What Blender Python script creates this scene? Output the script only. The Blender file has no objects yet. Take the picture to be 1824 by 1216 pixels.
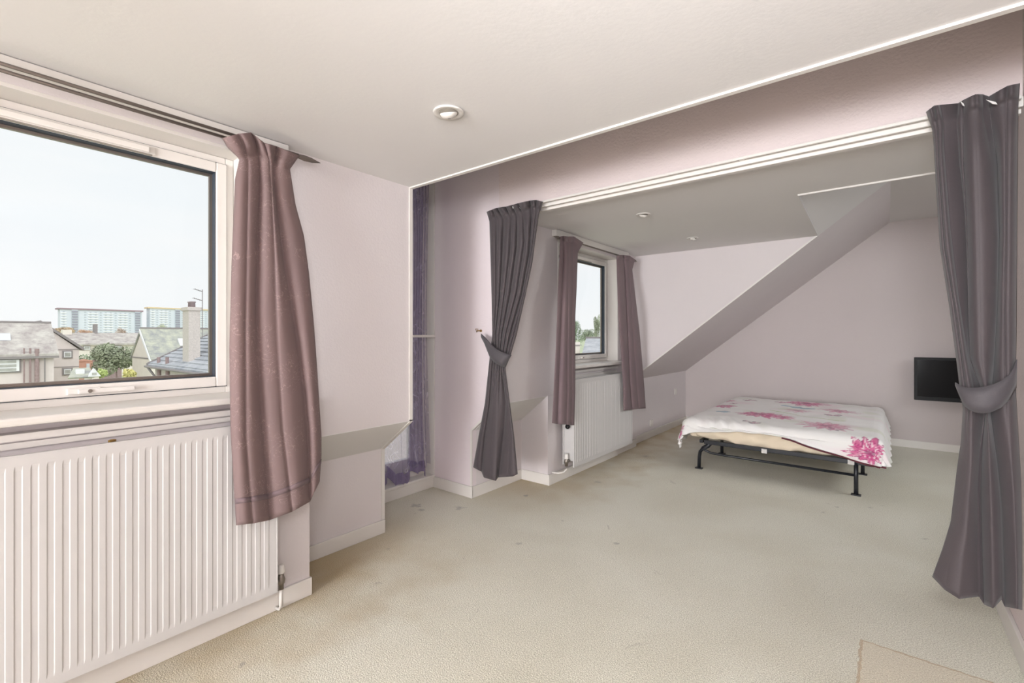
import bpy, bmesh, math, random
from mathutils import Vector, Matrix, noise
random.seed(7)
PI = math.pi
SC = bpy.context.scene
COL = SC.collection

# ------------------------------------------------------------------ camera
FPX, YAW, HY, EYE = 832.0, math.radians(38.7), 598.5, 1.3
cam = bpy.data.cameras.new('camera')
camo = bpy.data.objects.new('camera', cam)
COL.objects.link(camo)
camo.location = (0, 0, EYE)
camo.rotation_euler = (PI/2, 0, YAW)
cam.sensor_fit = 'HORIZONTAL'
cam.sensor_width = 36.0
cam.lens = 36.0*FPX/1824.0
cam.shift_y = (HY-608.0)/1824.0
cam.clip_start = 0.05
cam.clip_end = 3000
SC.camera = camo

# ------------------------------------------------------------------ world
w = bpy.data.worlds.new('overcast_sky')
SC.world = w
w.use_nodes = True
nt = w.node_tree
bg = nt.nodes['Background']
tc = nt.nodes.new('ShaderNodeTexCoord')
mp = nt.nodes.new('ShaderNodeMapping')
mp.inputs['Scale'].default_value = (2.0, 2.0, 9.0)
nz = nt.nodes.new('ShaderNodeTexNoise')
nz.inputs['Scale'].default_value = 1.3
nz.inputs['Detail'].default_value = 4
cr = nt.nodes.new('ShaderNodeValToRGB')
cr.color_ramp.elements[0].position = 0.3
cr.color_ramp.elements[0].color = (0.795, 0.825, 0.845, 1)
cr.color_ramp.elements[1].position = 0.65
cr.color_ramp.elements[1].color = (0.835, 0.845, 0.85, 1)
nt.links.new(tc.outputs['Generated'], mp.inputs['Vector'])
nt.links.new(mp.outputs['Vector'], nz.inputs['Vector'])
nt.links.new(nz.outputs['Fac'], cr.inputs['Fac'])
nt.links.new(cr.outputs['Color'], bg.inputs['Color'])
bg.inputs['Strength'].default_value = 1.18

SC.view_settings.view_transform = 'Standard'
SC.view_settings.look = 'None'
SC.view_settings.exposure = 0.0
SC.view_settings.gamma = 1.0
SC.view_settings.use_curve_mapping = False

def area(name, loc, target, sx, sy, power, color=(1, 1, 1)):
    l = bpy.data.lights.new(name, 'AREA')
    l.shape = 'RECTANGLE'
    l.size, l.size_y, l.energy, l.color = sx, sy, power, color
    o = bpy.data.objects.new(name, l)
    COL.objects.link(o)
    o.location = loc
    d = Vector(target)-Vector(loc)
    o.rotation_euler = d.to_track_quat('-Z', 'Y').to_euler()
    return o
# fill light added behind the photographer, and daylight from the
# dormer on the opposite side of the far room (both outside the frame)
area('rear_fill', (-0.35, -5.2, 1.35), (-0.95, 3.0, 1.35), 1.5, 1.7, 350, (0.935, 0.965, 1.0))
fr = area('far_room_daylight', (2.7, 5.0, 2.45), (-1.0, 5.3, 0.2), 2.2, 0.9, 25, (0.96, 0.98, 1.0))
fr.data.spread = math.radians(105)
# soft fill light added beside and behind the camera
fl = area('camera_fill', (0.08, -0.22, 1.75), (-1.3, 5.0, 1.5), 0.5, 0.4, 20, (0.95, 0.97, 1.0))
fl.data.spread = math.radians(125)
sun = bpy.data.lights.new('facade_fill_sun', 'SUN')  # soft sun added to brighten the house fronts under the overcast sky
sun.energy, sun.angle = 1.5, math.radians(70)
suno = bpy.data.objects.new('facade_fill_sun', sun); COL.objects.link(suno)
suno.rotation_euler = Vector((-0.75, 0.25, -0.75)).to_track_quat('-Z', 'Y').to_euler()

# ------------------------------------------------------------------ photo geometry
CS, SN = math.cos(YAW), math.sin(YAW)
def ray(px, py):
    u = (px-912.0)/FPX
    v = (HY-py)/FPX
    return Vector((CS*u-SN, SN*u+CS, v))
def AX(px, py, X):
    d = ray(px, py)
    return Vector((0, 0, EYE))+d*(X/d.x)
def AY(px, py, Y):
    d = ray(px, py)
    return Vector((0, 0, EYE))+d*(Y/d.y)
def AZ(px, py, Z):
    d = ray(px, py)
    return Vector((0, 0, EYE))+d*((Z-EYE)/d.z)

# ------------------------------------------------------------------ materials
def srgb(r, g, b):
    def f(c):
        c /= 255.0
        return c/12.92 if c <= 0.04045 else ((c+0.055)/1.055)**2.4
    return (f(r), f(g), f(b), 1)

def mat(name, col, rough=0.6, metal=0.0, noise_scale=None, noise_amt=0.06, bump=0.0,
        bump_scale=60.0, spec=0.5, sheen=0.0, stretch=None, coat=0.0):
    m = bpy.data.materials.new(name)
    m.use_nodes = True
    t = m.node_tree
    b = t.nodes['Principled BSDF']
    b.inputs['Base Color'].default_value = col
    b.inputs['Roughness'].default_value = rough
    b.inputs['Metallic'].default_value = metal
    b.inputs['Specular IOR Level'].default_value = spec
    b.inputs['Sheen Weight'].default_value = sheen
    b.inputs['Coat Weight'].default_value = coat
    c = t.nodes.new('ShaderNodeTexCoord')
    mpn = t.nodes.new('ShaderNodeMapping')
    t.links.new(c.outputs['Object'], mpn.inputs['Vector'])
    if stretch:
        mpn.inputs['Scale'].default_value = stretch
    n1 = t.nodes.new('ShaderNodeTexNoise')
    n1.inputs['Scale'].default_value = noise_scale or 3.0
    n1.inputs['Detail'].default_value = 5
    t.links.new(mpn.outputs['Vector'], n1.inputs['Vector'])
    r = t.nodes.new('ShaderNodeMapRange')
    r.inputs['From Min'].default_value = 0.3
    r.inputs['From Max'].default_value = 0.7
    r.inputs['To Min'].default_value = 1-noise_amt
    r.inputs['To Max'].default_value = 1+noise_amt*0.5
    t.links.new(n1.outputs['Fac'], r.inputs['Value'])
    mx = t.nodes.new('ShaderNodeVectorMath')
    mx.operation = 'SCALE'
    mx.inputs[0].default_value = col[:3]
    t.links.new(r.outputs['Result'], mx.inputs['Scale'])
    t.links.new(mx.outputs['Vector'], b.inputs['Base Color'])
    if bump:
        n2 = t.nodes.new('ShaderNodeTexNoise')
        n2.inputs['Scale'].default_value = bump_scale
        n2.inputs['Detail'].default_value = 4
        t.links.new(mpn.outputs['Vector'], n2.inputs['Vector'])
        bp = t.nodes.new('ShaderNodeBump')
        bp.inputs['Strength'].default_value = bump
        bp.inputs['Distance'].default_value = 0.01
        t.links.new(n2.outputs['Fac'], bp.inputs['Height'])
        t.links.new(bp.outputs['Normal'], b.inputs['Normal'])
    return m

M = {}
M['wall'] = mat('pink_wall_paint', srgb(220, 212, 212), 0.75, noise_scale=1.2, noise_amt=0.03, bump=0.12, bump_scale=90)
M['pier_paint'] = mat('pier_wall_paint', srgb(229, 217, 219), 0.75, noise_scale=1.2, noise_amt=0.04, bump=0.12, bump_scale=90)  # pier paint, tinted for the purple light coming through the door
M['beam'] = mat('mauve_woodchip_paint', srgb(227, 213, 211), 0.8, noise_scale=1.6, noise_amt=0.05, bump=0.3, bump_scale=70)
M['wall_far'] = mat('shaded_wall_paint', srgb(203, 193, 191), 0.75, noise_scale=1.2, noise_amt=0.03, bump=0.12, bump_scale=90)  # wall paint darkened to carry the shade on the far wall
M['ceil'] = mat('ceiling_paint', srgb(226, 223, 221), 0.8, noise_scale=0.8, noise_amt=0.02, bump=0.05, bump_scale=60)
M['white'] = mat('white_gloss_paint', srgb(226, 221, 215), 0.35, noise_scale=4, noise_amt=0.03)
M['upvc'] = mat('white_plastic_frame', srgb(238, 233, 227), 0.3, noise_scale=6, noise_amt=0.04)
M['upvc_dark'] = mat('window_gasket', srgb(58, 66, 76), 0.5)  # near-black rubber of the window seals, reused for the spot lenses
M['rad'] = mat('radiator_enamel', srgb(204, 201, 199), 0.45, noise_scale=2, noise_amt=0.02)
M['steel'] = mat('dull_steel', srgb(150, 142, 134), 0.4, 0.8)
M['rod'] = mat('brushed_pewter', srgb(122, 112, 106), 0.42, 0.6)
M['brass'] = mat('brass', srgb(176, 140, 80), 0.3, 0.9)
M['black'] = mat('black_plastic', srgb(24, 24, 26), 0.5, spec=.3)
M['frame_black'] = mat('black_enamel_tube', srgb(34, 36, 42), 0.35, noise_scale=8)
M['sheet'] = mat('cream_sheet', srgb(232, 216, 192), 0.85, noise_scale=5, noise_amt=0.04, bump=0.2, bump_scale=14)
M['maroon'] = mat('maroon_piping', srgb(96, 40, 52), 0.8)

def fabric(name, col, trans=0.25, col2=None, pattern=0.0, pat_scale=18, bump=0.12):
    m = bpy.data.materials.new(name)
    m.use_nodes = True
    t = m.node_tree
    b = t.nodes['Principled BSDF']
    out = t.nodes['Material Output']
    b.inputs['Roughness'].default_value = 0.62
    b.inputs['Sheen Weight'].default_value = 0.15
    b.inputs['Specular IOR Level'].default_value = 0.35
    c = t.nodes.new('ShaderNodeTexCoord')
    n = t.nodes.new('ShaderNodeTexNoise')
    n.inputs['Scale'].default_value = 2.2
    n.inputs['Detail'].default_value = 3
    t.links.new(c.outputs['Object'], n.inputs['Vector'])
    mx = t.nodes.new('ShaderNodeMix')
    mx.data_type = 'RGBA'
    mx.inputs[6].default_value = col
    mx.inputs[7].default_value = col2 or tuple(x*0.9 for x in col[:3])+(1,)
    t.links.new(n.outputs['Fac'], mx.inputs[0])
    colout = mx.outputs[2]
    if pattern:
        # damask of thin curling lines
        nn = t.nodes.new('ShaderNodeTexNoise')
        nn.inputs['Scale'].default_value = pat_scale
        nn.inputs['Detail'].default_value = 1.5
        nn.inputs['Distortion'].default_value = 1.6
        t.links.new(c.outputs['Object'], nn.inputs['Vector'])
        sb = t.nodes.new('ShaderNodeMath'); sb.operation = 'SUBTRACT'; sb.inputs[1].default_value = 0.5
        ab = t.nodes.new('ShaderNodeMath'); ab.operation = 'ABSOLUTE'
        mr = t.nodes.new('ShaderNodeMapRange')
        mr.inputs['From Min'].default_value = 0.0
        mr.inputs['From Max'].default_value = 0.016
        mr.inputs['To Min'].default_value = 1
        mr.inputs['To Max'].default_value = 0
        big = t.nodes.new('ShaderNodeTexNoise')
        big.inputs['Scale'].default_value = 7
        t.links.new(c.outputs['Object'], big.inputs['Vector'])
        gate = t.nodes.new('ShaderNodeMapRange')
        gate.inputs['From Min'].default_value = 0.45
        gate.inputs['From Max'].default_value = 0.55
        t.links.new(big.outputs['Fac'], gate.inputs['Value'])
        ml = t.nodes.new('ShaderNodeMath'); ml.operation = 'MULTIPLY'
        ml2 = t.nodes.new('ShaderNodeMath'); ml2.operation = 'MULTIPLY'; ml2.inputs[1].default_value = pattern
        t.links.new(nn.outputs['Fac'], sb.inputs[0]); t.links.new(sb.outputs[0], ab.inputs[0])
        t.links.new(ab.outputs[0], mr.inputs['Value'])
        t.links.new(mr.outputs['Result'], ml.inputs[0]); t.links.new(gate.outputs['Result'], ml.inputs[1])
        t.links.new(ml.outputs[0], ml2.inputs[0])
        m2 = t.nodes.new('ShaderNodeMix'); m2.data_type = 'RGBA'
        t.links.new(ml2.outputs[0], m2.inputs[0])
        t.links.new(colout, m2.inputs[6])
        m2.inputs[7].default_value = tuple(min(1, x*1.7+0.1) for x in col[:3])+(1,)
        colout = m2.outputs[2]
    t.links.new(colout, b.inputs['Base Color'])
    wv = t.nodes.new('ShaderNodeTexNoise')
    wv.inputs['Scale'].default_value = 350
    t.links.new(c.outputs['Object'], wv.inputs['Vector'])
    bp = t.nodes.new('ShaderNodeBump')
    bp.inputs['Strength'].default_value = bump
    bp.inputs['Distance'].default_value = 0.004
    t.links.new(wv.outputs['Fac'], bp.inputs['Height'])
    t.links.new(bp.outputs['Normal'], b.inputs['Normal'])
    if trans:
        tr = t.nodes.new('ShaderNodeBsdfTranslucent')
        t.links.new(colout, tr.inputs['Color'])
        ms = t.nodes.new('ShaderNodeMixShader')
        ms.inputs['Fac'].default_value = trans
        t.links.new(b.outputs['BSDF'], ms.inputs[1])
        t.links.new(tr.outputs['BSDF'], ms.inputs[2])
        t.links.new(ms.outputs['Shader'], out.inputs['Surface'])
    return m
M['mauve'] = fabric('mauve_damask', srgb(172, 148, 145), 0.48, srgb(158, 136, 136), pattern=0.55, pat_scale=26)
M['mauve_plain'] = fabric('mauve_curtain', srgb(148, 126, 127), 0.3, srgb(132, 113, 119))
M['grey'] = fabric('charcoal_curtain', srgb(80, 72, 74), 0.0, srgb(72, 65, 67))
M['gap'] = mat('shadow_gap', srgb(150, 144, 134), 0.8)
M['grey_tie'] = fabric('charcoal_tie', srgb(82, 77, 80), 0.0, srgb(76, 72, 75))
M['white_tape'] = fabric('curtain_tape', srgb(225, 222, 218), 0.1)

def sheer_mat(fac=0.34):
    m = bpy.data.materials.new('purple_voile')
    m.use_nodes = True
    t = m.node_tree
    out = t.nodes['Material Output']
    t.nodes.remove(t.nodes['Principled BSDF'])
    c = t.nodes.new('ShaderNodeTexCoord')
    mpn = t.nodes.new('ShaderNodeMapping')
    mpn.inputs['Scale'].default_value = (1, 1, 0.5)
    t.links.new(c.outputs['Object'], mpn.inputs['Vector'])
    nn = t.nodes.new('ShaderNodeTexNoise')
    nn.inputs['Scale'].default_value = 9
    nn.inputs['Detail'].default_value = 1
    nn.inputs['Distortion'].default_value = 1.2
    t.links.new(mpn.outputs['Vector'], nn.inputs['Vector'])
    sb = t.nodes.new('ShaderNodeMath'); sb.operation = 'SUBTRACT'; sb.inputs[1].default_value = 0.5
    ab = t.nodes.new('ShaderNodeMath'); ab.operation = 'ABSOLUTE'
    mr = t.nodes.new('ShaderNodeMapRange')
    mr.inputs['From Max'].default_value = 0.022
    mr.inputs['To Min'].default_value = 1
    mr.inputs['To Max'].default_value = 0
    t.links.new(nn.outputs['Fac'], sb.inputs[0]); t.links.new(sb.outputs[0], ab.inputs[0]); t.links.new(ab.outputs[0], mr.inputs['Value'])
    mx = t.nodes.new('ShaderNodeMix'); mx.data_type = 'RGBA'
    mx.inputs[6].default_value = srgb(158, 147, 174)
    mx.inputs[7].default_value = srgb(226, 220, 236)
    t.links.new(mr.outputs['Result'], mx.inputs[0])
    df = t.nodes.new('ShaderNodeBsdfDiffuse')
    tl = t.nodes.new('ShaderNodeBsdfTranslucent')
    tp = t.nodes.new('ShaderNodeBsdfTransparent')
    tp.inputs['Color'].default_value = (0.965, 0.955, 0.98, 1)
    t.links.new(mx.outputs[2], df.inputs['Color']); t.links.new(mx.outputs[2], tl.inputs['Color'])
    m1 = t.nodes.new('ShaderNodeMixShader'); m1.inputs['Fac'].default_value = 0.55
    t.links.new(df.outputs[0], m1.inputs[1]); t.links.new(tl.outputs[0], m1.inputs[2])
    m2 = t.nodes.new('ShaderNodeMixShader'); m2.inputs['Fac'].default_value = fac
    t.links.new(tp.outputs[0], m2.inputs[1]); t.links.new(m1.outputs[0], m2.inputs[2])
    t.links.new(m2.outputs[0], out.inputs['Surface'])
    return m
M['sheer'] = sheer_mat(0.46)
M['sheer_thin'] = sheer_mat(0.36)
M['sheer_hem'] = fabric('purple_satin_hem', srgb(128, 114, 146), 0.4, srgb(160, 148, 178), pattern=0.6, pat_scale=14)

def glass_mat():
    m = bpy.data.materials.new('window_glass')
    m.use_nodes = True
    t = m.node_tree
    out = t.nodes['Material Output']
    t.nodes.remove(t.nodes['Principled BSDF'])
    tp = t.nodes.new('ShaderNodeBsdfTransparent'); tp.inputs['Color'].default_value = (0.985, 0.99, 0.99, 1)
    gl = t.nodes.new('ShaderNodeBsdfGlossy'); gl.inputs['Roughness'].default_value = 0.02
    lw = t.nodes.new('ShaderNodeLayerWeight')
    pw = t.nodes.new('ShaderNodeMath'); pw.operation = 'POWER'; pw.inputs[1].default_value = 5
    fr = t.nodes.new('ShaderNodeMath'); fr.operation = 'MULTIPLY_ADD'; fr.inputs[1].default_value = .5; fr.inputs[2].default_value = .012
    t.links.new(lw.outputs['Facing'], pw.inputs[0]); t.links.new(pw.outputs[0], fr.inputs[0])
    ms = t.nodes.new('ShaderNodeMixShader')
    t.links.new(fr.outputs[0], ms.inputs['Fac'])
    t.links.new(tp.outputs[0], ms.inputs[1]); t.links.new(gl.outputs[0], ms.inputs[2])
    t.links.new(ms.outputs[0], out.inputs['Surface'])
    return m
M['glass'] = glass_mat()

def carpet_mat():
    m = bpy.data.materials.new('beige_carpet')
    m.use_nodes = True
    t = m.node_tree
    b = t.nodes['Principled BSDF']
    b.inputs['Roughness'].default_value = 0.95
    b.inputs['Specular IOR Level'].default_value = 0.1
    b.inputs['Sheen Weight'].default_value = 0.2
    c = t.nodes.new('ShaderNodeTexCoord')
    def noi(scale, detail=3, dist=0.0):
        n = t.nodes.new('ShaderNodeTexNoise')
        n.inputs['Scale'].default_value = scale
        n.inputs['Detail'].default_value = detail
        n.inputs['Distortion'].default_value = dist
        t.links.new(c.outputs['Object'], n.inputs['Vector'])
        return n
    def ramp(src, p0, c0, p1, c1):
        r = t.nodes.new('ShaderNodeValToRGB')
        r.color_ramp.elements[0].position = p0; r.color_ramp.elements[0].color = c0
        r.color_ramp.elements[1].position = p1; r.color_ramp.elements[1].color = c1
        t.links.new(src, r.inputs['Fac'])
        return r
    def mix(f, a, bcol, mode='MIX'):
        x = t.nodes.new('ShaderNodeMix'); x.data_type = 'RGBA'; x.blend_type = mode
        if isinstance(f, float): x.inputs[0].default_value = f
        else: t.links.new(f, x.inputs[0])
        for sock, v in ((6, a), (7, bcol)):
            if isinstance(v, tuple): x.inputs[sock].default_value = v
            else: t.links.new(v, x.inputs[sock])
        return x.outputs[2]
    base = ramp(noi(1.1, 4, 0.5).outputs['Fac'], 0.35, srgb(225, 221, 204), 0.65, srgb(237, 235, 221))
    fleck = ramp(noi(210, 2).outputs['Fac'], 0.32, (0.55, 0.52, 0.46, 1), 0.62, (1.12, 1.12, 1.12, 1))
    col = mix(0.75, base.outputs['Color'], fleck.outputs['Color'], 'MULTIPLY')
    # brown worn strip along the window wall (x near -2) and scattered spots
    sep = t.nodes.new('ShaderNodeSeparateXYZ')
    t.links.new(c.outputs['Object'], sep.inputs[0])
    def mth(op, a, bb=None):
        x = t.nodes.new('ShaderNodeMath'); x.operation = op
        for i, v in enumerate((a, bb)):
            if v is None: continue
            if isinstance(v, (int, float)): x.inputs[i].default_value = v
            else: t.links.new(v, x.inputs[i])
        return x.outputs[0]
    wob = mth('MULTIPLY', noi(4, 4).outputs['Fac'], 0.9)
    edge = t.nodes.new('ShaderNodeMapRange')
    edge.inputs['From Min'].default_value = -1.25
    edge.inputs['From Max'].default_value = -2.0
    t.links.new(mth('ADD', sep.outputs['X'], wob), edge.inputs['Value'])
    wear = mth('MULTIPLY', edge.outputs['Result'], 1.0)
    wear.node.use_clamp = True
    ymask = mth('MAXIMUM', mth('MINIMUM', mth('DIVIDE', mth('ABSOLUTE', mth('SUBTRACT', sep.outputs['Y'], 2.45)), 1.0), 1.0), 0.12)
    wear = mth('MULTIPLY', wear, ymask)
    col = mix(wear, col, srgb(186, 166, 130))
    sp = ramp(noi(7.0, 3, 0.6).outputs['Fac'], 0.70, (0, 0, 0, 1), 0.76, (0.4, 0.4, 0.4, 1))
    col = mix(sp.outputs['Color'], col, srgb(120, 108, 96))
    # old stains trodden in near the recess and the far radiator
    for (sx_, sy_, sr_, dk) in [(-2.818, 2.339, 0.06, 0.45), (-2.519, 2.518, 0.05, 0.45), (-2.71, 2.307, 0.035, 0.4), (-2.292, 3.052, 0.03, 0.5), (-1.319, 2.694, 0.025, 0.4), (-2.008, 3.732, 0.05, 0.3), (-1.795, 2.313, 0.03, 0.3), (-2.037, 4.86, 0.06, 0.35), (-1.994, 0.778, 0.02, 0.4)]:
        vd = t.nodes.new('ShaderNodeVectorMath'); vd.operation = 'DISTANCE'
        vd.inputs[1].default_value = (sx_, sy_, 0)
        t.links.new(c.outputs['Object'], vd.inputs[0])
        nn_ = mth('MULTIPLY', noi(22, 4).outputs['Fac'], sr_*2.4)
        sm_ = t.nodes.new('ShaderNodeMapRange')
        sm_.inputs['From Min'].default_value = sr_*2.0; sm_.inputs['From Max'].default_value = sr_*1.5
        t.links.new(mth('ADD', vd.outputs['Value'], nn_), sm_.inputs['Value'])
        col = mix(mth('MULTIPLY', sm_.outputs['Result'], dk), col, srgb(112, 106, 104))
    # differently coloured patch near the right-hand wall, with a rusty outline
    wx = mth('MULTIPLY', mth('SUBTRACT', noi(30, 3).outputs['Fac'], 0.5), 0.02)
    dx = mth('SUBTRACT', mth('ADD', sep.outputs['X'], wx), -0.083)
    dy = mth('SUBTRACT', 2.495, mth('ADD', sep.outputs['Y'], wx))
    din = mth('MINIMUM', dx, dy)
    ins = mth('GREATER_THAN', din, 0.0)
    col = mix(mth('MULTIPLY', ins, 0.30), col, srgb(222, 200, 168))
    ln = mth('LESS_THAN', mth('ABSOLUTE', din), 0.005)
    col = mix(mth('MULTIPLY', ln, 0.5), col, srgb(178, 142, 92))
    t.links.new(col, b.inputs['Base Color'])
    bp = t.nodes.new('ShaderNodeBump')
    bp.inputs['Strength'].default_value = 0.6
    bp.inputs['Distance'].default_value = 0.01
    t.links.new(noi(170, 3).outputs['Fac'], bp.inputs['Height'])
    t.links.new(bp.outputs['Normal'], b.inputs['Normal'])
    return m
M['carpet'] = carpet_mat()

# ------------------------------------------------------------------ mesh helpers
class MB:
    def __init__(s):
        s.bm = bmesh.new()
    def box(s, x0, x1, y0, y1, z0, z1, bev=0.0):
        v = [s.bm.verts.new((x, y, z)) for x in (x0, x1) for y in (y0, y1) for z in (z0, z1)]
        fs = []
        for f in ((0, 1, 3, 2), (4, 6, 7, 5), (0, 4, 5, 1), (2, 3, 7, 6), (0, 2, 6, 4), (1, 5, 7, 3)):
            fs.append(s.bm.faces.new([v[i] for i in f]))
        if bev:
            es = list({e for f in fs for e in f.edges})
            bmesh.ops.bevel(s.bm, geom=es, offset=bev, segments=2, affect='EDGES', profile=0.5)
        return s
    def prism(s, pts, axis, a, b):
        """closed outline extruded along an axis; pts are the two other coordinates in xyz order"""
        def mk(p, t):
            q = list(p); q.insert('xyz'.index(axis), t); return s.bm.verts.new(q)
        A = [mk(p, a) for p in pts]; B = [mk(p, b) for p in pts]
        n = len(pts)
        s.bm.faces.new(A); s.bm.faces.new(B[::-1])
        for i in range(n):
            s.bm.faces.new((A[i], B[i], B[(i+1) % n], A[(i+1) % n]))
        return s
    def hull8(s, bot, top):
        A = [s.bm.verts.new(p) for p in bot]; B = [s.bm.verts.new(p) for p in top]
        n = len(A)
        s.bm.faces.new(A); s.bm.faces.new(B[::-1])
        for i in range(n):
            s.bm.faces.new((A[i], B[i], B[(i+1) % n], A[(i+1) % n]))
        return s
    def tube(s, pts, r, seg=10, flat=1.0):
        pts = [Vector(p) for p in pts]
        rs = r if isinstance(r, (list, tuple)) else [r]*len(pts)
        rings = []
        for i, p in enumerate(pts):
            a = pts[max(i-1, 0)]; b = pts[min(i+1, len(pts)-1)]
            d = (b-a).normalized()
            up = Vector((0, 0, 1)) if abs(d.z) < 0.9 else Vector((0, 1, 0))
            e1 = d.cross(up).normalized(); e2 = d.cross(e1).normalized()
            rings.append([s.bm.verts.new(p+e1*math.cos(2*PI*k/seg)*rs[i]*flat+e2*math.sin(2*PI*k/seg)*rs[i]) for k in range(seg)])
        for A, B in zip(rings, rings[1:]):
            for k in range(seg):
                s.bm.faces.new((A[k], A[(k+1) % seg], B[(k+1) % seg], B[k]))
        s.bm.faces.new(rings[0][::-1]); s.bm.faces.new(rings[-1])
        return s
    def lathe(s, prof, c, axis='z', seg=28):
        """prof = [(radius, height)...] about an axis through c"""
        c = Vector(c); rings = []
        for r, h in prof:
            ring = []
            for k in range(seg):
                a = 2*PI*k/seg; x, y = r*math.cos(a), r*math.sin(a)
                q = {'z': (x, y, h), 'y': (x, h, y), 'x': (h, x, y)}[axis]
                ring.append(s.bm.verts.new(c+Vector(q)))
            rings.append(ring)
        for A, B in zip(rings, rings[1:]):
            for k in range(seg):
                s.bm.faces.new((A[k], A[(k+1) % seg], B[(k+1) % seg], B[k]))
        s.bm.faces.new(rings[0][::-1]); s.bm.faces.new(rings[-1])
        return s
    def grid(s, P):
        V = [[s.bm.verts.new(p) for p in row] for row in P]
        for A, B in zip(V, V[1:]):
            for k in range(len(A)-1):
                s.bm.faces.new((A[k], A[k+1], B[k+1], B[k]))
        return s
    def build(s, name, m, parent=None, smooth=False, origin=None, thick=0.0):
        bmesh.ops.recalc_face_normals(s.bm, faces=s.bm.faces[:])
        me = bpy.data.meshes.new(name)
        if origin is not None:
            bmesh.ops.translate(s.bm, verts=s.bm.verts[:], vec=-Vector(origin))
        s.bm.to_mesh(me); s.bm.free()
        if smooth:
            for p in me.polygons: p.use_smooth = True
        if m: me.materials.append(m)
        o = bpy.data.objects.new(name, me)
        COL.objects.link(o)
        if origin is not None: o.location = origin
        if parent is not None:
            o.parent = parent
            if origin is None: o.location = -Vector(parent.get('_base', (0, 0, 0)))
            else: o.location = Vector(origin)-Vector(parent.get('_base', (0, 0, 0)))
        if thick:
            md = o.modifiers.new('thickness', 'SOLIDIFY'); md.thickness = thick; md.offset = 0
        return o

def tag(o, label=None, cat=None, group=None, kind=None):
    if label: o['label'] = label
    if cat: o['category'] = cat
    if group: o['group'] = group
    if kind: o['kind'] = kind
    return o
def thing(name, label, cat, loc, group=None):
    o = bpy.data.objects.new(name, None)
    o.empty_display_size = 0.1
    COL.objects.link(o); o.location = loc
    o['_base'] = tuple(loc)
    return tag(o, label, cat, group)
def struct(o):
    o['kind'] = 'structure'; return o

# ------------------------------------------------------------------ levels of the room
XW, XK = -2.315, -2.60        # dormer wall, knee wall
YC, YB, YR, YT, YQ, YG = 1.885, 2.73, 3.38, 3.61, 5.22, 7.17
H1, H2, H3 = 2.215, 2.241, 2.657
XR = 0.425
XO = -2.50                     # outer face of dormer wall
XF = -2.43                     # room face of the window frames
def zs(x): return H2+0.783*(x+0.5)

struct(MB().box(-3.2, 3.3, -5.6, 7.3, -0.12, 0).build('floor', M['carpet']))

# near window opening and far window opening
NW = dict(y0=-0.17, y1=0.925, z0=1.035, z1=2.155)
FW = dict(y0=3.56, y1=4.77, z0=1.03, z1=2.165)

b = MB()
b.box(XO, XW, -5.5, NW['y0'], 0, 2.3).box(XO, XW, NW['y0'], NW['y1'], 0, NW['z0']-.029).box(XO, XW, NW['y0'], NW['y1'], NW['z1'], 2.3)
b.box(XO, XW, NW['y1'], YC-0.02, 0.775, 2.3)
b.box(XO, XW, NW['y1'], 1.2, 0, 0.775)
b.box(XO, -2.27, -5.5, 1.2, 0, 0.975)                      # boxed-out apron under the window
b.prism([(XW-.004, 0.776), (XK-.004, 0.563), (XK-0.12, 0.563), (XK-0.12, 0.70), (XO, 0.90), (XW-.004, 0.90)], 'y', 1.2, YC-0.021)
b.box(XK-0.12, XK, 1.2, YC-0.02, 0, 0.562)
b.box(XK-0.12, XO, 1.1, 1.2, 0, 0.9)
b.prism([(-3.25, 0), (XK, 0), (XK, 0.562), (XW, 0.775), (XW, 2.95), (-3.25, 2.95)], 'y', YC-0.02, YC)
struct(b.build('wall_left', M['wall']))

# sloping soffit skin in ceiling paint
sk = MB()
sk.hull8([(XW+0.001, 1.2, 0.775), (XW+0.001, YC, 0.775), (XK, YC, 0.562), (XK, 1.2, 0.562)],
         [(XW+0.001, 1.2, 0.771), (XW+0.001, YC, 0.771), (XK, YC, 0.558), (XK, 1.2, 0.558)])
sk.hull8([(XW+0.001, YB+.03, 0.779), (XW+0.001, YR, 0.779), (XK, YR, 0.541), (XK, YB+.03, 0.541)],
         [(XW+0.001, YB+.03, 0.775), (XW+0.001, YR, 0.775), (XK, YR, 0.537), (XK, YB+.03, 0.537)])
struct(sk.build('trim_soffit', M['ceil']))

# ceilings
c1 = MB()
c1.hull8([(XO, -5.6, 2.219), (XR, -5.6, 2.213), (XR, YC, 2.213), (XO, YC, 2.228)],
         [(XO, -5.6, 2.35), (XR, -5.6, 2.35), (XR, YC, 2.35), (XO, YC, 2.35)])
c1.box(XO, XR, YC-0.05, YC, 2.3, 2.95)
c1.box(-3.25, XR+0.1, YC-0.05, YB+0.07, 2.9, 3.0)
struct(c1.build('ceiling', M['ceil']))
c2 = MB()
c2.hull8([(XO, YB+0.05, H2), (3.3, YB+0.05, H2), (3.3, YT, H2), (-0.459, YT, H2), (-0.5, YQ, H2), (XO, YQ, H2)],
         [(XO, YB+0.05, H2+.1), (3.3, YB+0.05, H2+.1), (3.3, YT, H2+.1), (-0.459, YT, H2+.1), (-0.5, YQ, H2+.1), (XO, YQ, H2+.1)])
c2.box(-0.6, 3.3, YT-0.1, YT, H2+.05, H3+.1)
c2.box(0.0, 3.3, YT, YG+.1, H3, H3+.1)
x3 = -0.5+(H3-H2)/0.783
c2.prism([(-0.5, H2), (x3, H3), (x3, H3+.12), (-0.6, H2+.12)], 'y', YT, YQ)
struct(c2.build('ceiling_far', M['ceil']))
r2 = MB()
r2.prism([(-2.45, zs(-2.45)), (x3, H3), (x3, H3+.12), (-2.45, zs(-2.45)+.12)], 'y', YQ+.002, YG)
struct(r2.build('ceiling_slope', M['wall']))
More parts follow.
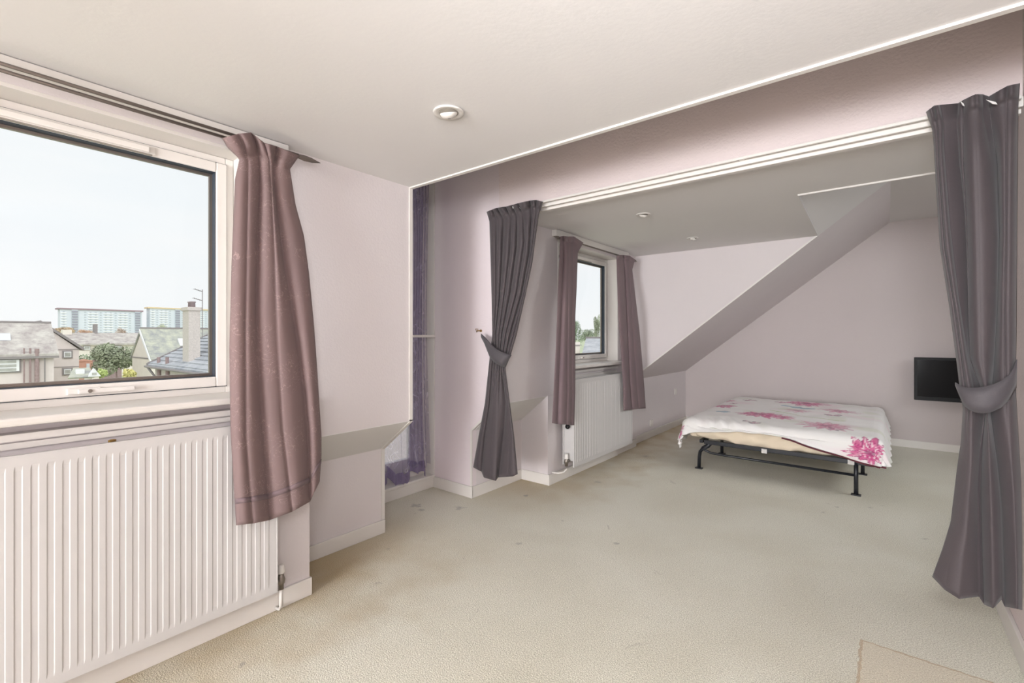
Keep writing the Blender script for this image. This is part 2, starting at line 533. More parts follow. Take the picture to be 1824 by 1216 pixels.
# cheek of the far dormer
ck = MB()
ck.prism([(XW, zs(XW)+.006), (XW, H2+.05), (-0.44, H2+.05), (-0.5, H2+.006)], 'y', YQ, YQ+0.03)
struct(ck.build('wall_cheek', M['wall']))
t = MB()
n = 1
e0, e1 = Vector((XW, YQ, zs(XW))), Vector((-0.5, YQ, H2))
t.hull8([e0+Vector((0, -.012, -.001)), e1+Vector((0, -.012, -.001)), e1+Vector((0, .004, -.001)), e0+Vector((0, .004, -.001))],
        [e0+Vector((-.006, -.012, .012)), e1+Vector((-.006, -.012, .012)), e1+Vector((-.006, .004, .012)), e0+Vector((-.006, .004, .012))])
t.box(-0.459, 0.6, YT-0.004, YT+0.012, H2-0.010, H2+0.006)
struct(t.build('trim_5', M['white']))

# far room left wall
b = MB()
b.box(XO, XW, YB+.05, FW['y0'], 0.779, 2.34).box(XO, XW, FW['y0'], FW['y1'], 0, FW['z0']-.029).box(XO, XW, FW['y0'], FW['y1'], FW['z1'], 2.34)
b.box(XO, XW-.003, YR+.003, FW['y0'], 0, 0.779)
b.box(XO, XW, FW['y1'], YQ+.03, 0, 2.34)
b.box(XO, -2.308, YR+.001, 4.72, 0, 0.779)
b.box(XK-.12, -2.312, YR+.0, YR+.1, 0, 0.776)
b.box(XK-.12, XK, YB+.05, YR, 0, 0.541)
b.prism([(XW-.004, 0.780), (XK-.004, 0.542), (XK-.12, 0.542), (XK-.12, 0.70), (XO, 0.95), (XW-.004, 0.95)], 'y', YB+.05, YR)
b.box(-2.50, -2.372, YQ, YG, 0, zs(-2.372)+.02)
struct(b.build('wall_left_far', M['wall']))
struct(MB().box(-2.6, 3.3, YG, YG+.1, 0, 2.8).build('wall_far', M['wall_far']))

# cross wall with the wide opening: pier on the left, beam above
b = MB()
b.prism([(-3.25, 0), (XK, 0), (XK, 0.541), (XW, 0.779), (XW, 2.22), (XW, 2.95), (-3.25, 2.95)], 'y', YB, YB+0.05)
struct(b.build('wall_pier', M['pier_paint']))
b = MB()
b.box(XW, XR+.1, YB, YB+.05, 2.225, 2.95)
struct(b.build('wall_beam', M['beam']))
b = MB()
b.box(-2.3, XR, YB-0.014, YB, 2.214, 2.252)
struct(b.build('trim_1', M['white']))
b = MB()
b.box(-2.3, XR, YB+0.028, YB+0.055, 2.200, 2.26)
struct(b.build('trim_2', M['white']))
# right wall and the parts of the shell outside the frame
struct(MB().box(XR, XR+.1, -5.6, 3.30, 0, 3.0).build('wall_right', M['beam']))
struct(MB().box(XO, XR+.1, -5.6, -5.5, 0, 2.3).build('wall_back', M['wall']))
b = MB()
b.box(3.2, 3.3, 3.3, 7.27, 0, 2.8).box(XR+.1, 3.3, 3.2, 3.30, 0, 2.8)
struct(b.build('wall_right_far', M['wall']))
# ceiling edge bead
b = MB()
b.hull8([(XW-.0, YC-.016, 2.219), (XR, YC-.016, 2.204), (XR, YC+.008, 2.204), (XW-.0, YC+.008, 2.219)],
        [(XW-.0, YC-.016, 2.24), (XR, YC-.016, 2.226), (XR, YC+.008, 2.226), (XW-.0, YC+.008, 2.24)])
struct(b.build('trim_3', M['white']))
# corner beads at the end of the near wall and on the pier
b = MB()
b.box(XW-.004, XW+.007, YC-.020, YC+.004, 0.772, 2.222)
b.box(XK-.004, XK+.007, YC-.020, YC+.004, 0.09, 0.562)
b.prism([(XW+.007, 0.768), (XW+.007, 0.779), (XK, 0.565), (XK+.007, 0.554)], 'y', YC-.020, YC+.004)
b.box(XK-.016, XK+.003, YB-.006, YB+.002, 0.09, 0.545)
b.prism([(XK-.014, 0.545), (XK+.003, 0.538), (XW+.003, 0.776), (XW-.012, 0.788)], 'y', YB-.006, YB+.002)
struct(b.build('trim_4', M['white']))

# skirting boards
def skirt(name, segs, h=0.088):
    m = MB()
    for (x0, x1, y0, y1) in segs:
        m.box(x0, x1, y0, y1, 0, h, bev=0.003)
    return struct(m.build(name, M['white']))
skirt('baseboard_left', [(-2.27, -2.255, -5.5, 1.205), (-2.6, -2.255, 1.2, 1.206), (XK, XK+.013, 1.2, YC+.004)])
skirt('baseboard_pier', [(-3.045, XK+.012, YB-.014, YB), (XK, XK+.012, YB-.01, YR), (XK, -2.286, YR-.012, YR+.006)], 0.092)
skirt('baseboard_left_far', [(-2.31, -2.286, YR+.002, 4.70), (XW, -2.300, 4.70, YQ), (-2.372, -2.356, YQ-.01, YG)], 0.09)
skirt('baseboard_far', [(-2.37, 3.2, YG-.014, YG)], 0.085)
skirt('baseboard_right', [(XR-.016, XR, -5.5, 3.30)], 0.10)

# ------------------------------------------------------------------ windows
def make_window(idx, W, yl, hy0, hy1, vent, mirror=False):
    y0, y1, z0, z1 = W['y0'], W['y1'], W['z0'], W['z1']
    root = bpy.data.objects.new('window_%d' % idx, None)
    COL.objects.link(root); root.location = (XF, (y0+y1)/2, z0); root['_base'] = tuple(root.location); root['kind'] = 'structure'
    fo = 0.045   # outer frame width
    # reveal lining
    m = MB()
    m.box(XF-.03, XW-.002, y1-.012, y1, z0, z1).box(XF-.03, XW-.002, y0, y0+.012, z0, z1).box(XF-.03, XW-.002, y0+.012, y1-.012, z1-.014, z1)
    m.build('reveal_lining', M['white'], root)
    a0, a1, c0, c1_ = y0+.012, y1-.012, z0-.002, z1-.014
    # outer frame
    m = MB()
    def ringx(m, xa, xb, ya, yb, za, zb, wd, wb=None, bev=0.004):
        wb = wb or wd
        m.box(xa, xb, ya, ya+wd, za, zb, bev=bev); m.box(xa, xb, yb-wd, yb, za, zb, bev=bev)
        m.box(xa, xb, ya+wd, yb-wd, zb-wd, zb, bev=bev); m.box(xa, xb, ya+wd, yb-wd, za, za+wb, bev=bev)
    ringx(m, XF-.05, XF-.012, a0, a1, c0, c1_, 0.035)
    m.build('frame', M['upvc'], root)
    # gasket gap
    m = MB(); ringx(m, XF-.03, XF-.010, a0+.030, a1-.030, c0+.030, c1_-.030, 0.008, bev=0)
    m.build('frame_gasket', M['upvc_dark'], root)
    # sash
    m = MB(); ringx(m, XF-.055, XF+.004, a0+.034, a1-.034, c0+.034, c1_-.034, 0.045, bev=0.005)
    sash = m.build('sash', M['upvc'], root)
    g0, g1, gz0, gz1 = a0+.079, a1-.079, c0+.079, c1_-.079
    m = MB(); ringx(m, XF-.045, XF-.004, g0-.002, g1+.002, gz0-.002, gz1+.002, 0.0055, bev=0)
    m.build('glazing_gasket', M['upvc_dark'], sash).location = Vector((0, 0, 0))
    m = MB(); ringx(m, XF-.05, XF-.036, g0+.004, g1-.004, gz0+.004, gz1-.004, 0.012, bev=0)
    m.build('spacer_bar', M['steel'], sash).location = Vector((0, 0, 0))
    m = MB(); m.box(XF-.042, XF-.038, g0+.003, g1-.003, gz0+.003, gz1-.003)
    m.build('pane', M['glass'], root)
    # espagnolette handle
    hz = c0+.034+.021
    m = MB(); m.box(XF+.004, XF+.014, hy0, hy0+.10, hz-.012, hz+.012, bev=.004)
    m.box(XF+.014, XF+.026, hy0+.03, hy1, hz-.010, hz+.008, bev=.004)
    h = m.build('window_handle', M['upvc'], root)
    m = MB(); m.lathe([(.007, 0), (.007, .004), (.003, .004)], (XF+.026, hy0+.065, hz), 'x', 14)
    m.build('lock', M['steel'], h).location = Vector((0, 0, 0))
    # trickle vent
    m = MB(); m.box(XF+.004, XF+.020, vent[0], vent[1], c1_-.034-.036, c1_-.034-.012, bev=.004)
    m.box(XF+.004, XF+.010, vent[0]-.02, vent[1]+.02, c1_-.034-.040, c1_-.034-.008, bev=.002)
    tv_ = m.build('trickle_vent', M['upvc'], root)
    m = MB(); m.box(XF+.004, XF+.012, vent[0]-.01, vent[1]+.01, c1_-.034-.046, c1_-.034-.041)
    m.build('vent_shadow_line', M['gap'], tv_).location = (0, 0, 0)  # grey strip put in as the shadow line under the vent
    # window board
    m = MB(); m.box(XO, -2.195, y0-.02 if idx == 1 else y0-.03, y1+.0, z0-.028, z0, bev=.008)
    sill = m.build('window_sill', M['white'], root)
    return root
make_window(1, NW, 0, 0.325, 0.53, (0.15, 0.58))
w2 = make_window(2, FW, 0, 4.10, 4.30, (3.9, 4.35))
# battens under the boards and the pelmet boards over the windows
m = MB()
m.box(-2.27, -2.250, -2.0, 0.99, 0.952, 0.975).box(-2.27, -2.258, -2.0, 0.99, 0.925, 0.945)
m.box(-2.315, -2.285, 3.60, 4.70, 0.952, 0.975).box(-2.315, -2.295, 3.60, 4.70, 0.90, 0.93)
m.box(XW, -2.255, -2.0, 1.09, 2.186, 2.223, bev=.004)
m.box(XW, -2.262, 3.45, 4.93, 2.185, H2, bev=.004)
m.box(XW, -2.306, 3.545, 3.557, 1.0, 2.185)
struct(m.build('trim_6', M['white']))

# ------------------------------------------------------------------ tall glazed door in the recess
m = MB()
root = bpy.data.objects.new('door_1', None); COL.objects.link(root); root.location = (-3.13, 2.3, 0.1); root['_base'] = tuple(root.location); root['kind'] = 'structure'
MB().box(-3.2, -3.045, YC, YB, 0, 0.085, bev=.003).build('threshold_riser', M['white'], root)
MB().box(-3.2, -3.035, YC, YB, 0.085, 0.108, bev=.005).build('threshold_board', M['white'], root)
m = MB()
m.box(-3.20, -3.145, YC, YC+.06, .108, 2.9).box(-3.20, -3.145, YB-.055, YB, .108, 2.9)
m.box(-3.20, -3.145, YC+.06, YB-.055, 2.80, 2.9).box(-3.20, -3.145, YC+.06, YB-.055, .108, .16)
m.build('frame', M['upvc'], root)
m = MB()
ya, yb_ = YC+.062, YB-.13
m.box(-3.19, -3.135, ya, ya+.07, .16, 2.80, bev=.006).box(-3.19, -3.135, yb_-.06, yb_, .16, 2.80, bev=.006)
m.box(-3.19, -3.135, ya+.07, yb_-.06, 2.70, 2.80, bev=.006).box(-3.19, -3.135, ya+.07, yb_-.06, .16, .27, bev=.006)
m.box(-3.20, -3.15, yb_, YB-.055, .16, 2.8)
m.box(-3.175, -3.14, ya+.07, yb_-.06, 2.30, 2.34)
sash = m.build('door_leaf', M['upvc'], root)
MB().box(-3.168, -3.163, ya+.07, yb_-.06, .27, 2.70).build('pane', M['glass'], root)
m = MB()
m.box(-3.145, -3.13, YB-.012, YB, .108, 2.9).box(-3.13, -3.040, YB-.012, YB-.001, .108, 2.9)
m.build('reveal_board', M['white'], root)
MB().box(-2.992, -2.978, YC, 2.68, 1.29, 1.31, bev=.003).build('rail', M['white'], root)
root['note'] = 'tall glazed door'
del root['note']

# sheer curtain over the door
cur = thing('voile_curtain', 'purple floral voile curtain hanging inside the tall glazed door', 'curtain', (-3.02, 2.3, 0.12))
P = []
NZ_, NY_ = 60, 120
for i in range(NZ_+1):
    v = i/NZ_
    row = []
    for j in range(NY_+1):
        u = j/NY_
        yy = 1.90+u*0.735
        # the right-hand part is gathered tighter and narrower near mid height
        pull = 0.05*math.sin(PI*min(1, max(0, v)))*u
        yy -= pull
        zb = 0.17+0.035*math.sin(u*17)+0.02*math.sin(u*41+1)+0.09*max(0, u-.7)
        z = zb+(2.78-zb)*v
        x = -3.04+0.016*math.sin(u*62+1.2*math.sin(v*3))+0.010*math.sin(u*23+v*2)
        row.append((x, yy, z))
    P.append(row)
g = MB().grid(P).build('voile', M['sheer'], cur, smooth=True)
P2 = []
for i in range(NZ_+1):
    v = i/NZ_
    row = []
    for j in range(41):
        u = j/40
        wd = 0.235-0.10*math.sin(PI*min(1, v*1.6)*0.5)+.05*max(0, v-.75)*4
        yy = 2.64-0.035*math.sin(PI*v)-wd*(1-u)
        z = (0.24+.02*math.sin(u*15)-.03*u) + (2.74-.24)*v
        row.append((-3.01+0.016*math.sin(u*33+v*2), yy, z))
    P2.append(row)
MB().grid(P2).build('gathered_panel', M['sheer_thin'], cur, smooth=True)
P3 = []
for i in range(6):
    row = []
    for j in range(NY_+1):
        u = j/NY_
        zb = 0.17+0.035*math.sin(u*17)+0.02*math.sin(u*41+1)+0.09*max(0, u-.7)
        z = zb-.035+i*.018
        row.append((-3.032+0.018*math.sin(u*62)+0.010*math.sin(u*23), 1.90+u*.735, z))
    P3.append(row)
MB().grid(P3).build('hem', M['sheer_hem'], cur, smooth=True)

# ------------------------------------------------------------------ curtains
def sample(pl, s):
    y0, y1 = pl[0][1], pl[-1][1]
    y = y0+(y1-y0)*s
    for (xa, ya), (xb, yb) in zip(pl, pl[1:]):
        if y <= yb or (xb, yb) == pl[-1]:
            f = 0 if yb == ya else (y-ya)/(yb-ya)
            return xa+(xb-xa)*f, y
def sm(a, b, s):
    t = min(1, max(0, (s-a)/(b-a)))
    return t*t*(3-2*t)
def drape(lines, plane, coord, bulge, base=None, nrow=90, ncol=12, toward=1, wob=0.0, head=.03, split=(.5, .75)):
    """cloth surface through a row of fold lines on a plane; each strip between two lines bows out.
    bulge / base entries may be (top, bottom) pairs; coord may be (top, bottom)"""
    base = base or [0]*len(lines)
    pr = lambda q, s: q if not isinstance(q, tuple) else q[0]+(q[1]-q[0])*sm(split[0], split[1], s)
    rows = []
    fn = AX if plane == 'x' else AY
    for i in range(nrow+1):
        s = (i/nrow)
        s = s**1.25
        row = []
        pts = [sample(l, s) for l in lines]
        cc_ = coord if not isinstance(coord, tuple) else coord[0]+(coord[1]-coord[0])*sm(.06, .4, s)
        # gathered heading stands proud above the tape and pinches at it
        hd = 1.5 if s < head*.5 else (1.5-1.0*sm(head*.5, head, s) if s < head else .5+.5*sm(head, head+.08, s))
        for k in range(len(lines)-1):
            (xa, ya), (xb, yb) = pts[k], pts[k+1]
            bl = pr(bulge[k], s)*(0.35+0.65*min(1, abs(xb-xa)/14.0))*hd
            rng = range(ncol) if k < len(lines)-2 else range(ncol+1)
            for j in rng:
                u = j/ncol
                off = (pr(base[k], s)*(1-u)+pr(base[k+1], s)*u)*min(1, hd)+bl*(max(0, math.sin(PI*u))**0.75)
                off += wob*math.sin(6*s+k*2+u*4)
                row.append(fn(xa+(xb-xa)*u, ya+(yb-ya)*u, cc_+toward*off))
        rows.append(row)
    return rows

# near window curtain
c = thing('curtain', 'mauve damask curtain hanging beside the large near window, over the near radiator', 'curtain', (-2.2, 0.95, 0.5))
L = [
 [(396, 246), (405, 262), (427, 283), (419, 320), (413, 470), (409, 620), (411, 764), (421, 935)],
 [(425, 238), (436, 258), (443, 288), (440, 400), (436, 600), (437, 780), (450, 932)],
 [(447, 236), (455, 250), (462, 292), (461, 345), (456.5, 501), (456, 560), (462, 680), (480, 926)],
 [(470, 254), (480, 285), (484, 345), (490, 470), (494, 600), (502, 760), (520, 911)],
 [(492, 260), (488, 300), (489, 345), (505, 470), (516, 525), (530, 610), (541, 690), (549, 768), (552, 893)],
 [(533, 277), (516, 301), (526, 365), (541, 420), (550, 487), (559, 580), (565, 665), (572, 775), (572, 812), (569, 857)],
]
rows = drape(L, 'x', (-2.175, -2.125), [.02, .022, .02, .028, .034], [0.002, .020, -.016, .018, -.022, -.016], wob=.002, head=.06)
MB().grid(rows).build('fabric', M['mauve'], c, smooth=True, thick=.003)
# stitched hem: a narrow band following the bottom edge
hem = [r for r in rows[-5:]]
MB().grid([[Vector(p)+Vector((.004, 0, 0)) for p in r] for r in (rows[-6], rows[-5])]).build('hem_stitching', M['mauve_plain'], c, smooth=True, thick=.002)

# far window curtains
c = thing('curtain', 'narrow mauve curtain left of the far window, lit brown from behind', 'curtain', (-2.2, 3.5, 0.55), 'far window curtains')
L = [
 [(998, 421), (997, 436), (994, 511), (990, 617), (986, 696), (983, 753)],
 [(1003, 420), (1004, 440), (1002, 511), (998, 620), (995, 696), (993, 755)],
 [(1012, 421), (1013, 441), (1012, 511), (1011, 620), (1011, 700), (1009, 756)],
 [(1022, 421), (1021, 444), (1020, 511), (1018, 620), (1019, 700), (1018, 757)],
 [(1039, 432), (1029, 450), (1027, 511), (1024.5, 564), (1024.5, 700), (1022.5, 757)],
]
rows = drape(L, 'x', (-2.18, -2.095), [.01, .022, .016, .014], [-.01, -.012, .01, -.004, -.01])
MB().grid(rows).build('fabric', M['mauve_plain'], c, smooth=True, thick=.003)
c = thing('curtain', 'narrow mauve curtain right of the far window, beside the sloping ceiling', 'curtain', (-2.2, 4.7, 0.7), 'far window curtains')
L = [
 [(1099, 455), (1098, 462), (1101, 564), (1107, 643), (1110, 690), (1110.5, 731)],
 [(1105, 454), (1107, 467), (1112, 564), (1116, 643), (1120, 690), (1121, 730)],
 [(1110, 454), (1112, 467), (1118, 600), (1121, 680), (1125, 729)],
 [(1121, 455), (1120, 472), (1127, 590), (1134, 683), (1138, 728)],
 [(1131, 462), (1126, 480), (1139, 590), (1147, 683), (1150, 727)],
]
rows = drape(L, 'x', (-2.18, -2.095), [.014, .012, .02, .016], [-.01, .005, -.014, .002, -.01])
MB().grid(rows).build('fabric', M['mauve_plain'], c, smooth=True, thick=.003)

# charcoal curtains of the wide opening
c = thing('curtain', 'charcoal curtain tied back against the lilac pier left of the wide opening', 'curtain', (-2.3, 2.64, 0.25), 'charcoal curtains of the wide opening')
L = [
 [(867, 377), (872, 394), (874, 460), (876, 530), (877, 596), (874, 622), (871, 650), (864, 718), (853, 775), (843, 832)],
 [(877, 373), (884, 392), (884, 450), (884, 530), (880, 596), (879, 625), (877, 650), (872, 720), (863, 780), (858, 840)],
 [(885, 370), (897, 391), (894, 460), (890, 530), (883, 596), (883, 628), (881, 655), (875, 730), (867, 790), (862, 850)],
 [(900, 368), (911, 389), (908, 450), (899, 520), (889, 596), (888, 628), (886, 655), (879, 740), (876, 790), (872, 853)],
 [(912, 365), (921, 386), (920, 440), (909, 520), (894, 596), (891, 630), (890, 657), (888, 740), (886, 790), (883, 856)],
 [(922, 362), (932, 383), (934, 430), (921, 520), (901, 596), (896, 632), (893, 658), (901, 715), (897, 770), (887, 850)],
 [(944, 357), (947, 380), (943, 450), (929, 525), (909, 596), (901, 634), (897, 658), (904, 725), (908, 780), (905, 849)],
 [(955, 356), (955, 378), (948, 440), (933, 522), (915, 596), (905, 634), (899, 655), (905, 705), (914, 780), (914, 848)],
 [(967, 359), (960, 381), (953, 430), (948, 468), (936, 525), (920, 596), (909, 634), (900, 655), (907, 710), (916, 780), (922, 844)],
]
rows = drape(L, 'y', 2.665, [.03, (.034, .006), (.036, .004), (.038, .008), (.040, .004), (.044, .010), (.034, .006), (.03, .008)], [0, (.006, .004), (-.006, .026), (.004, .034), (-.004, .026), (.012, -.020), (-.004, .012), (.006, .016), (0, -.005)], toward=-1, nrow=110, ncol=10)
MB().grid(rows).build('fabric', M['grey'], c, smooth=True, thick=.003)
def band(top, bot, plane_y, dfront, dback, m, parent, name='tie_back', n=36):
    def at(pl, u):
        x0, x1 = pl[0][0], pl[-1][0]
        x = x0+(x1-x0)*u
        for (xa, ya), (xb, yb) in zip(pl, pl[1:]):
            if x <= xb or (xb, yb) == pl[-1]:
                return x, ya+(yb-ya)*(x-xa)/(xb-xa)
    R = [[], [], [], []]
    for i in range(2*n+1):
        th = PI*i/n
        u = (1-math.cos(th))/2
        d = math.sin(th)
        off = dfront*d if d > 0 else dback*d
        a = at(top, u); bq = at(bot, u)
        for k in range(4):
            f = k/3
            R[k].append(AY(a[0]+(bq[0]-a[0])*f, a[1]+(bq[1]-a[1])*f, plane_y-off-0.006*math.sin(PI*f)))
    return MB().grid(R).build(name, m, parent, smooth=True, thick=.003)
band([(857, 594), (866, 602), (875, 613), (884, 621), (893, 626), (903, 630), (911, 632)],
     [(857, 600), (863, 612), (869, 627), (873, 637), (879, 644), (888, 650), (898, 654)], 2.655, .06, .02, M['grey_tie'], c)
m = MB(); m.box(-2.215, -2.16, 2.600, 2.604, 2.203, 2.226)
p0 = AY(921, 367, 2.63); p1 = AY(926, 366, 2.63)
m = MB()
for (xx, yy) in ((912, 372), (926, 369)):
    m = MB(); q = AY(xx, yy, 2.645)
    m.prism([(q.x-.012, q.z-.02), (q.x+.008, q.z-.006), (q.x+.012, q.z+.016), (q.x+.004, q.z+.02)], 'y', 2.646, 2.649)
    m.build('heading_tape', M['white_tape'], c)

c = thing('curtain', 'large charcoal curtain tied back against the right wall, in front of the television', 'curtain', (0.28, 2.6, 0.25), 'charcoal curtains of the wide opening')
L = [
 [(1650, 199), (1661, 229), (1664, 260), (1668, 334), (1675, 441), (1692, 548), (1704, 640), (1710, 690), (1716, 730), (1712, 790), (1706, 828), (1694, 929), (1680, 975), (1661, 1027)],
 [(1664, 188), (1670, 226), (1673, 300), (1683, 441), (1701, 548), (1714, 640), (1720, 690), (1724, 730), (1722, 800), (1716, 860), (1706, 940), (1694, 985), (1683, 1050)],
 [(1674, 187), (1681, 222), (1681, 260), (1692, 400), (1707, 526), (1724, 640), (1734, 690), (1737, 730), (1731, 810), (1727, 870), (1722, 950), (1716, 990), (1708, 1066)],
 [(1690, 184), (1692, 222), (1697, 300), (1706, 400), (1716, 526), (1726, 640), (1742, 690), (1748, 732), (1741, 820), (1738, 880), (1737, 960), (1736, 1000), (1733, 1076)],
 [(1707, 184), (1705, 220), (1709, 290), (1717, 355), (1722, 441), (1725, 547), (1728, 640), (1745, 690), (1752, 733), (1745, 800), (1741, 870), (1741, 980), (1744, 1062)],
 [(1716, 178), (1716, 215), (1716, 290), (1720, 355), (1724, 441), (1725, 547), (1729, 640), (1747, 690), (1755, 734), (1750, 800), (1748, 870), (1750, 980), (1753, 1076)],
 [(1737, 168), (1737, 205), (1738, 290), (1741, 400), (1744, 520), (1747, 640), (1755, 690), (1758, 735), (1762, 800), (1764, 870), (1767, 980), (1769, 1083)],
 [(1750, 168), (1751, 206), (1768, 291), (1776, 419), (1774, 547), (1769, 640), (1764, 690), (1761, 736), (1772, 820), (1779, 900), (1782, 980), (1784, 1066)],
 [(1761, 172), (1764, 208), (1776, 291), (1780, 419), (1776, 547), (1771, 640), (1767, 690), (1764, 736), (1776, 820), (1784, 900), (1787, 980), (1790, 1080)],
 [(1778, 163), (1778, 200), (1787, 291), (1786, 419), (1783, 547), (1781, 640), (1777, 690), (1776, 736), (1788, 820), (1795, 900), (1799, 980), (1802, 1083)],
 [(1794, 153), (1793, 190), (1792, 291), (1791, 419), (1789, 547), (1790, 640), (1792, 690), (1792, 730), (1800, 800), (1806, 880), (1810, 980), (1812, 1084)],
 [(1816, 148), (1813, 190), (1812, 291), (1811, 419), (1810, 590), (1809, 650), (1809, 700), (1812, 750), (1818, 853), (1820, 960), (1820, 1086)],
]
L = [L[i] for i in (0, 1, 2, 4, 5, 6, 7, 8, 10, 11)]
rows = drape(L, 'y', 2.630, [(.03, .004), (.03, .006), (.006, .004), (.02, .004), (.018, .008), (.018, .008), (.004, .006), (.03, .008), (.03, .006)],
             [(-.01, -.02), (.02, .020), (.0, .040), (-.042, -.012), (-.015, -.03), (.045, .030), (.0, .0), (-.042, -.03), (.03, .040), (-.01, -.01)], toward=-1, nrow=120, ncol=12)
MB().grid(rows).build('fabric', M['grey'], c, smooth=True, thick=.003)
band([(1702, 681), (1712, 688), (1725, 690), (1740, 690), (1755, 688), (1770, 684), (1785, 677), (1798, 667), (1806, 655), (1811, 640)],
     [(1702, 686), (1709, 704), (1717, 722), (1727, 730), (1740, 735), (1752, 736), (1768, 733), (1784, 725), (1798, 711), (1810, 690)], 2.62, .085, .02, M['grey_tie'], c)
m = MB()
for (xx, yy, s_) in ((1713, 185, .5), (1765, 183, 1.1)):
    m = MB(); q = AY(xx, yy, 2.59)
    m.prism([(q.x-.012*s_, q.z+.016), (q.x+.004*s_, q.z-.006), (q.x+.016*s_, q.z-.012), (q.x+.012*s_, q.z-.002)], 'y', 2.588, 2.592)
    m.build('heading_tape', M['white_tape'], c)

# brass hook on the pier
hk = AY(857, 589, YB)
h = thing('curtain_hook', 'small brass hook on the lilac pier holding the charcoal tie', 'hook', (hk.x, YB, hk.z))
MB().lathe([(.010, 0), (.010, -.006), (.004, -.010), (.004, -.045)], (hk.x, YB, hk.z), 'y', 16).build('stem', M['brass'], h, smooth=True)
m = MB(); x, z = hk.x, hk.z
m.tube([(x-.012, YB-.05, z+.014), (x+.012, YB-.05, z+.014), (x, YB-.05, z-.012), (x-.012, YB-.05, z+.014)], .0032, 8)
m.build('loop', M['brass'], h, smooth=True)

# rail behind the charcoal curtains
t_ = thing('curtain_track', 'slim white curtain track along the head of the wide opening', 'curtain track', (-1.0, 2.69, 2.235))
MB().box(-2.34, XR-.01, 2.676, 2.692, 2.232, 2.246, bev=.002).build('rail', M['white'], t_)
for xx in (-2.25, -1.4, -0.6, 0.2):
    MB().box(xx-.012, xx+.012, 2.688, 2.716, 2.236, 2.243).build('bracket', M['white'], t_)

# curtain rods over the two windows
def rod(yA, yB, z, label, double, left_finial):
    r = thing('curtain_rod', label, 'curtain rod', (-2.2, (yA+yB)/2, z))
    MB().tube([(-2.195, yA, z), (-2.195, yB, z)], .0065, 12).build('pole', M['rod'], r, smooth=True)
    if double:
        MB().tube([(-2.215, yA, z-.014), (-2.215, yB, z-.014)], .0065, 12).build('pole', M['rod'], r, smooth=True)
    ends = [(yB, 1)]+([(yA, -1)] if left_finial else [])
    for y_, s_ in ends:
        MB().tube([(-2.2, y_-.01*s_, z-.004), (-2.2, y_, z-.004), (-2.2, y_+.03*s_, z-.004), (-2.2, y_+.07*s_, z-.004), (-2.2, y_+.115*s_, z-.004)],
                  [.006, .010, .015, .012, .001], 12, flat=.5).build('finial', M['rod'], r, smooth=True)
        MB().lathe([(.012, -.004), (.012, .004)], (-2.2, y_-.03*s_, z-.006), 'y', 14).build('collar', M['rod'], r)
    for y_ in (yA+.25, yB-.10):
        MB().tube([(-2.26, y_, z-.004), (-2.2, y_, z-.004)], .006, 8).build('bracket', M['rod'], r, smooth=True)
    return r
rod(-0.4, 1.105, 2.166, 'double pewter curtain rod above the large near window', True, False)
rod(3.42, 4.90, 2.150, 'pewter curtain rod above the small far window', False, True)

# ------------------------------------------------------------------ radiators
def radiator(y0, y1, z0, z1, xb, xf, pitch, label, grille=True, double=False, valve_right=True):
    r = thing('radiator', label, 'radiator', ((xb+xf)/2, (y0+y1)/2, z0))
    m = MB()
    fz0, fz1 = z0+.045, z1-.045
    # pressed front panel: profile along y repeated over three heights
    ys = []
    n = int((y1-y0-.03)/pitch)
    off = (y1-y0-n*pitch)/2
    prof = [(y0, 0)]
    for i in range(n):
        c_ = y0+off+pitch*(i+.5)
        h = pitch*.5
        prof += [(c_-h*.62, 0), (c_-h*.45, 1), (c_+h*.45, 1), (c_+h*.62, 0)]
    prof.append((y1, 0))
    dep = -.0018
    rows = []
    for z, k in ((z0+.004, 0), (fz0-.012, 0), (fz0+.004, 1), (fz1-.004, 1), (fz1+.012, 0), (z1-.004, 0)):
        rows.append([(xf+(dep if kk == 0 else 0)*k, y, z) for y, kk in prof])
    g = m.grid(rows)
    # returns around the panel
    m.box(xf-.014, xf-.001, y0, y1, z1-.006, z1+.002, bev=.002)
    m.box(xf-.014, xf-.001, y0, y1, z0-.002, z0+.006, bev=.002)
    m.box(xf-.014, xf-.001, y0-.003, y0+.004, z0, z1, bev=.001)
    m.box(xf-.014, xf-.001, y1-.004, y1+.003, z0, z1, bev=.001)
    m.box(xf-.016, xf-.008, y0, y1, z0, z1)
    m.build('panel', M['rad'], r)
    m = MB()
    m.box(xb+.02, xb+.032, y0+.004, y1-.004, z0+.006, z1-.006, bev=.003)
    m.build('back_panel', M['rad'], r)
    if grille:
        m = MB()
        k = int((y1-y0)/.03)
        for i in range(k):
            yy = y0+.015+i*(y1-y0-.03)/k
            m.box(xb+.032, xf-.014, yy, yy+.004, z0+.05, z1-.02)
        m.build('convector_fins', M['rad'], r)
    for yy in (y0+.15, y1-.18):
        MB().box(xb, xb+.02, yy, yy+.03, z0+.05, z1-.05).build('wall_bracket', M['steel'], r)
    return r
r1 = radiator(-0.45, 0.995, 0.13, 0.916, -2.255, -2.17, 0.0375, 'large white panel radiator under the near window')
yv, xv, zv = 1.028, -2.205, 0.165
m = MB(); m.lathe([(.012, -.045), (.012, -.02), (.016, -.018), (.018, 0), (.014, .012), (.011, .03)], (xv, yv, zv), 'z', 14)
m.tube([(xv, .99, zv-.004), (xv, yv, zv-.004)], .011, 10)
v_ = m.build('valve', M['steel'], r1, smooth=True)
m = MB(); m.lathe([(.016, .03), (.017, .034), (.014, .066), (.012, .068)], (xv, yv, zv), 'z', 16)
m.build('cap', M['white'], v_, smooth=True).location = (0, 0, 0)
m = MB(); m.tube([(xv, yv, zv-.04), (xv, yv, .04), (xv-.02, yv, .02), (xv-.05, yv, .015)], .008, 10)
m.build('pipe', M['white'], r1, smooth=True)
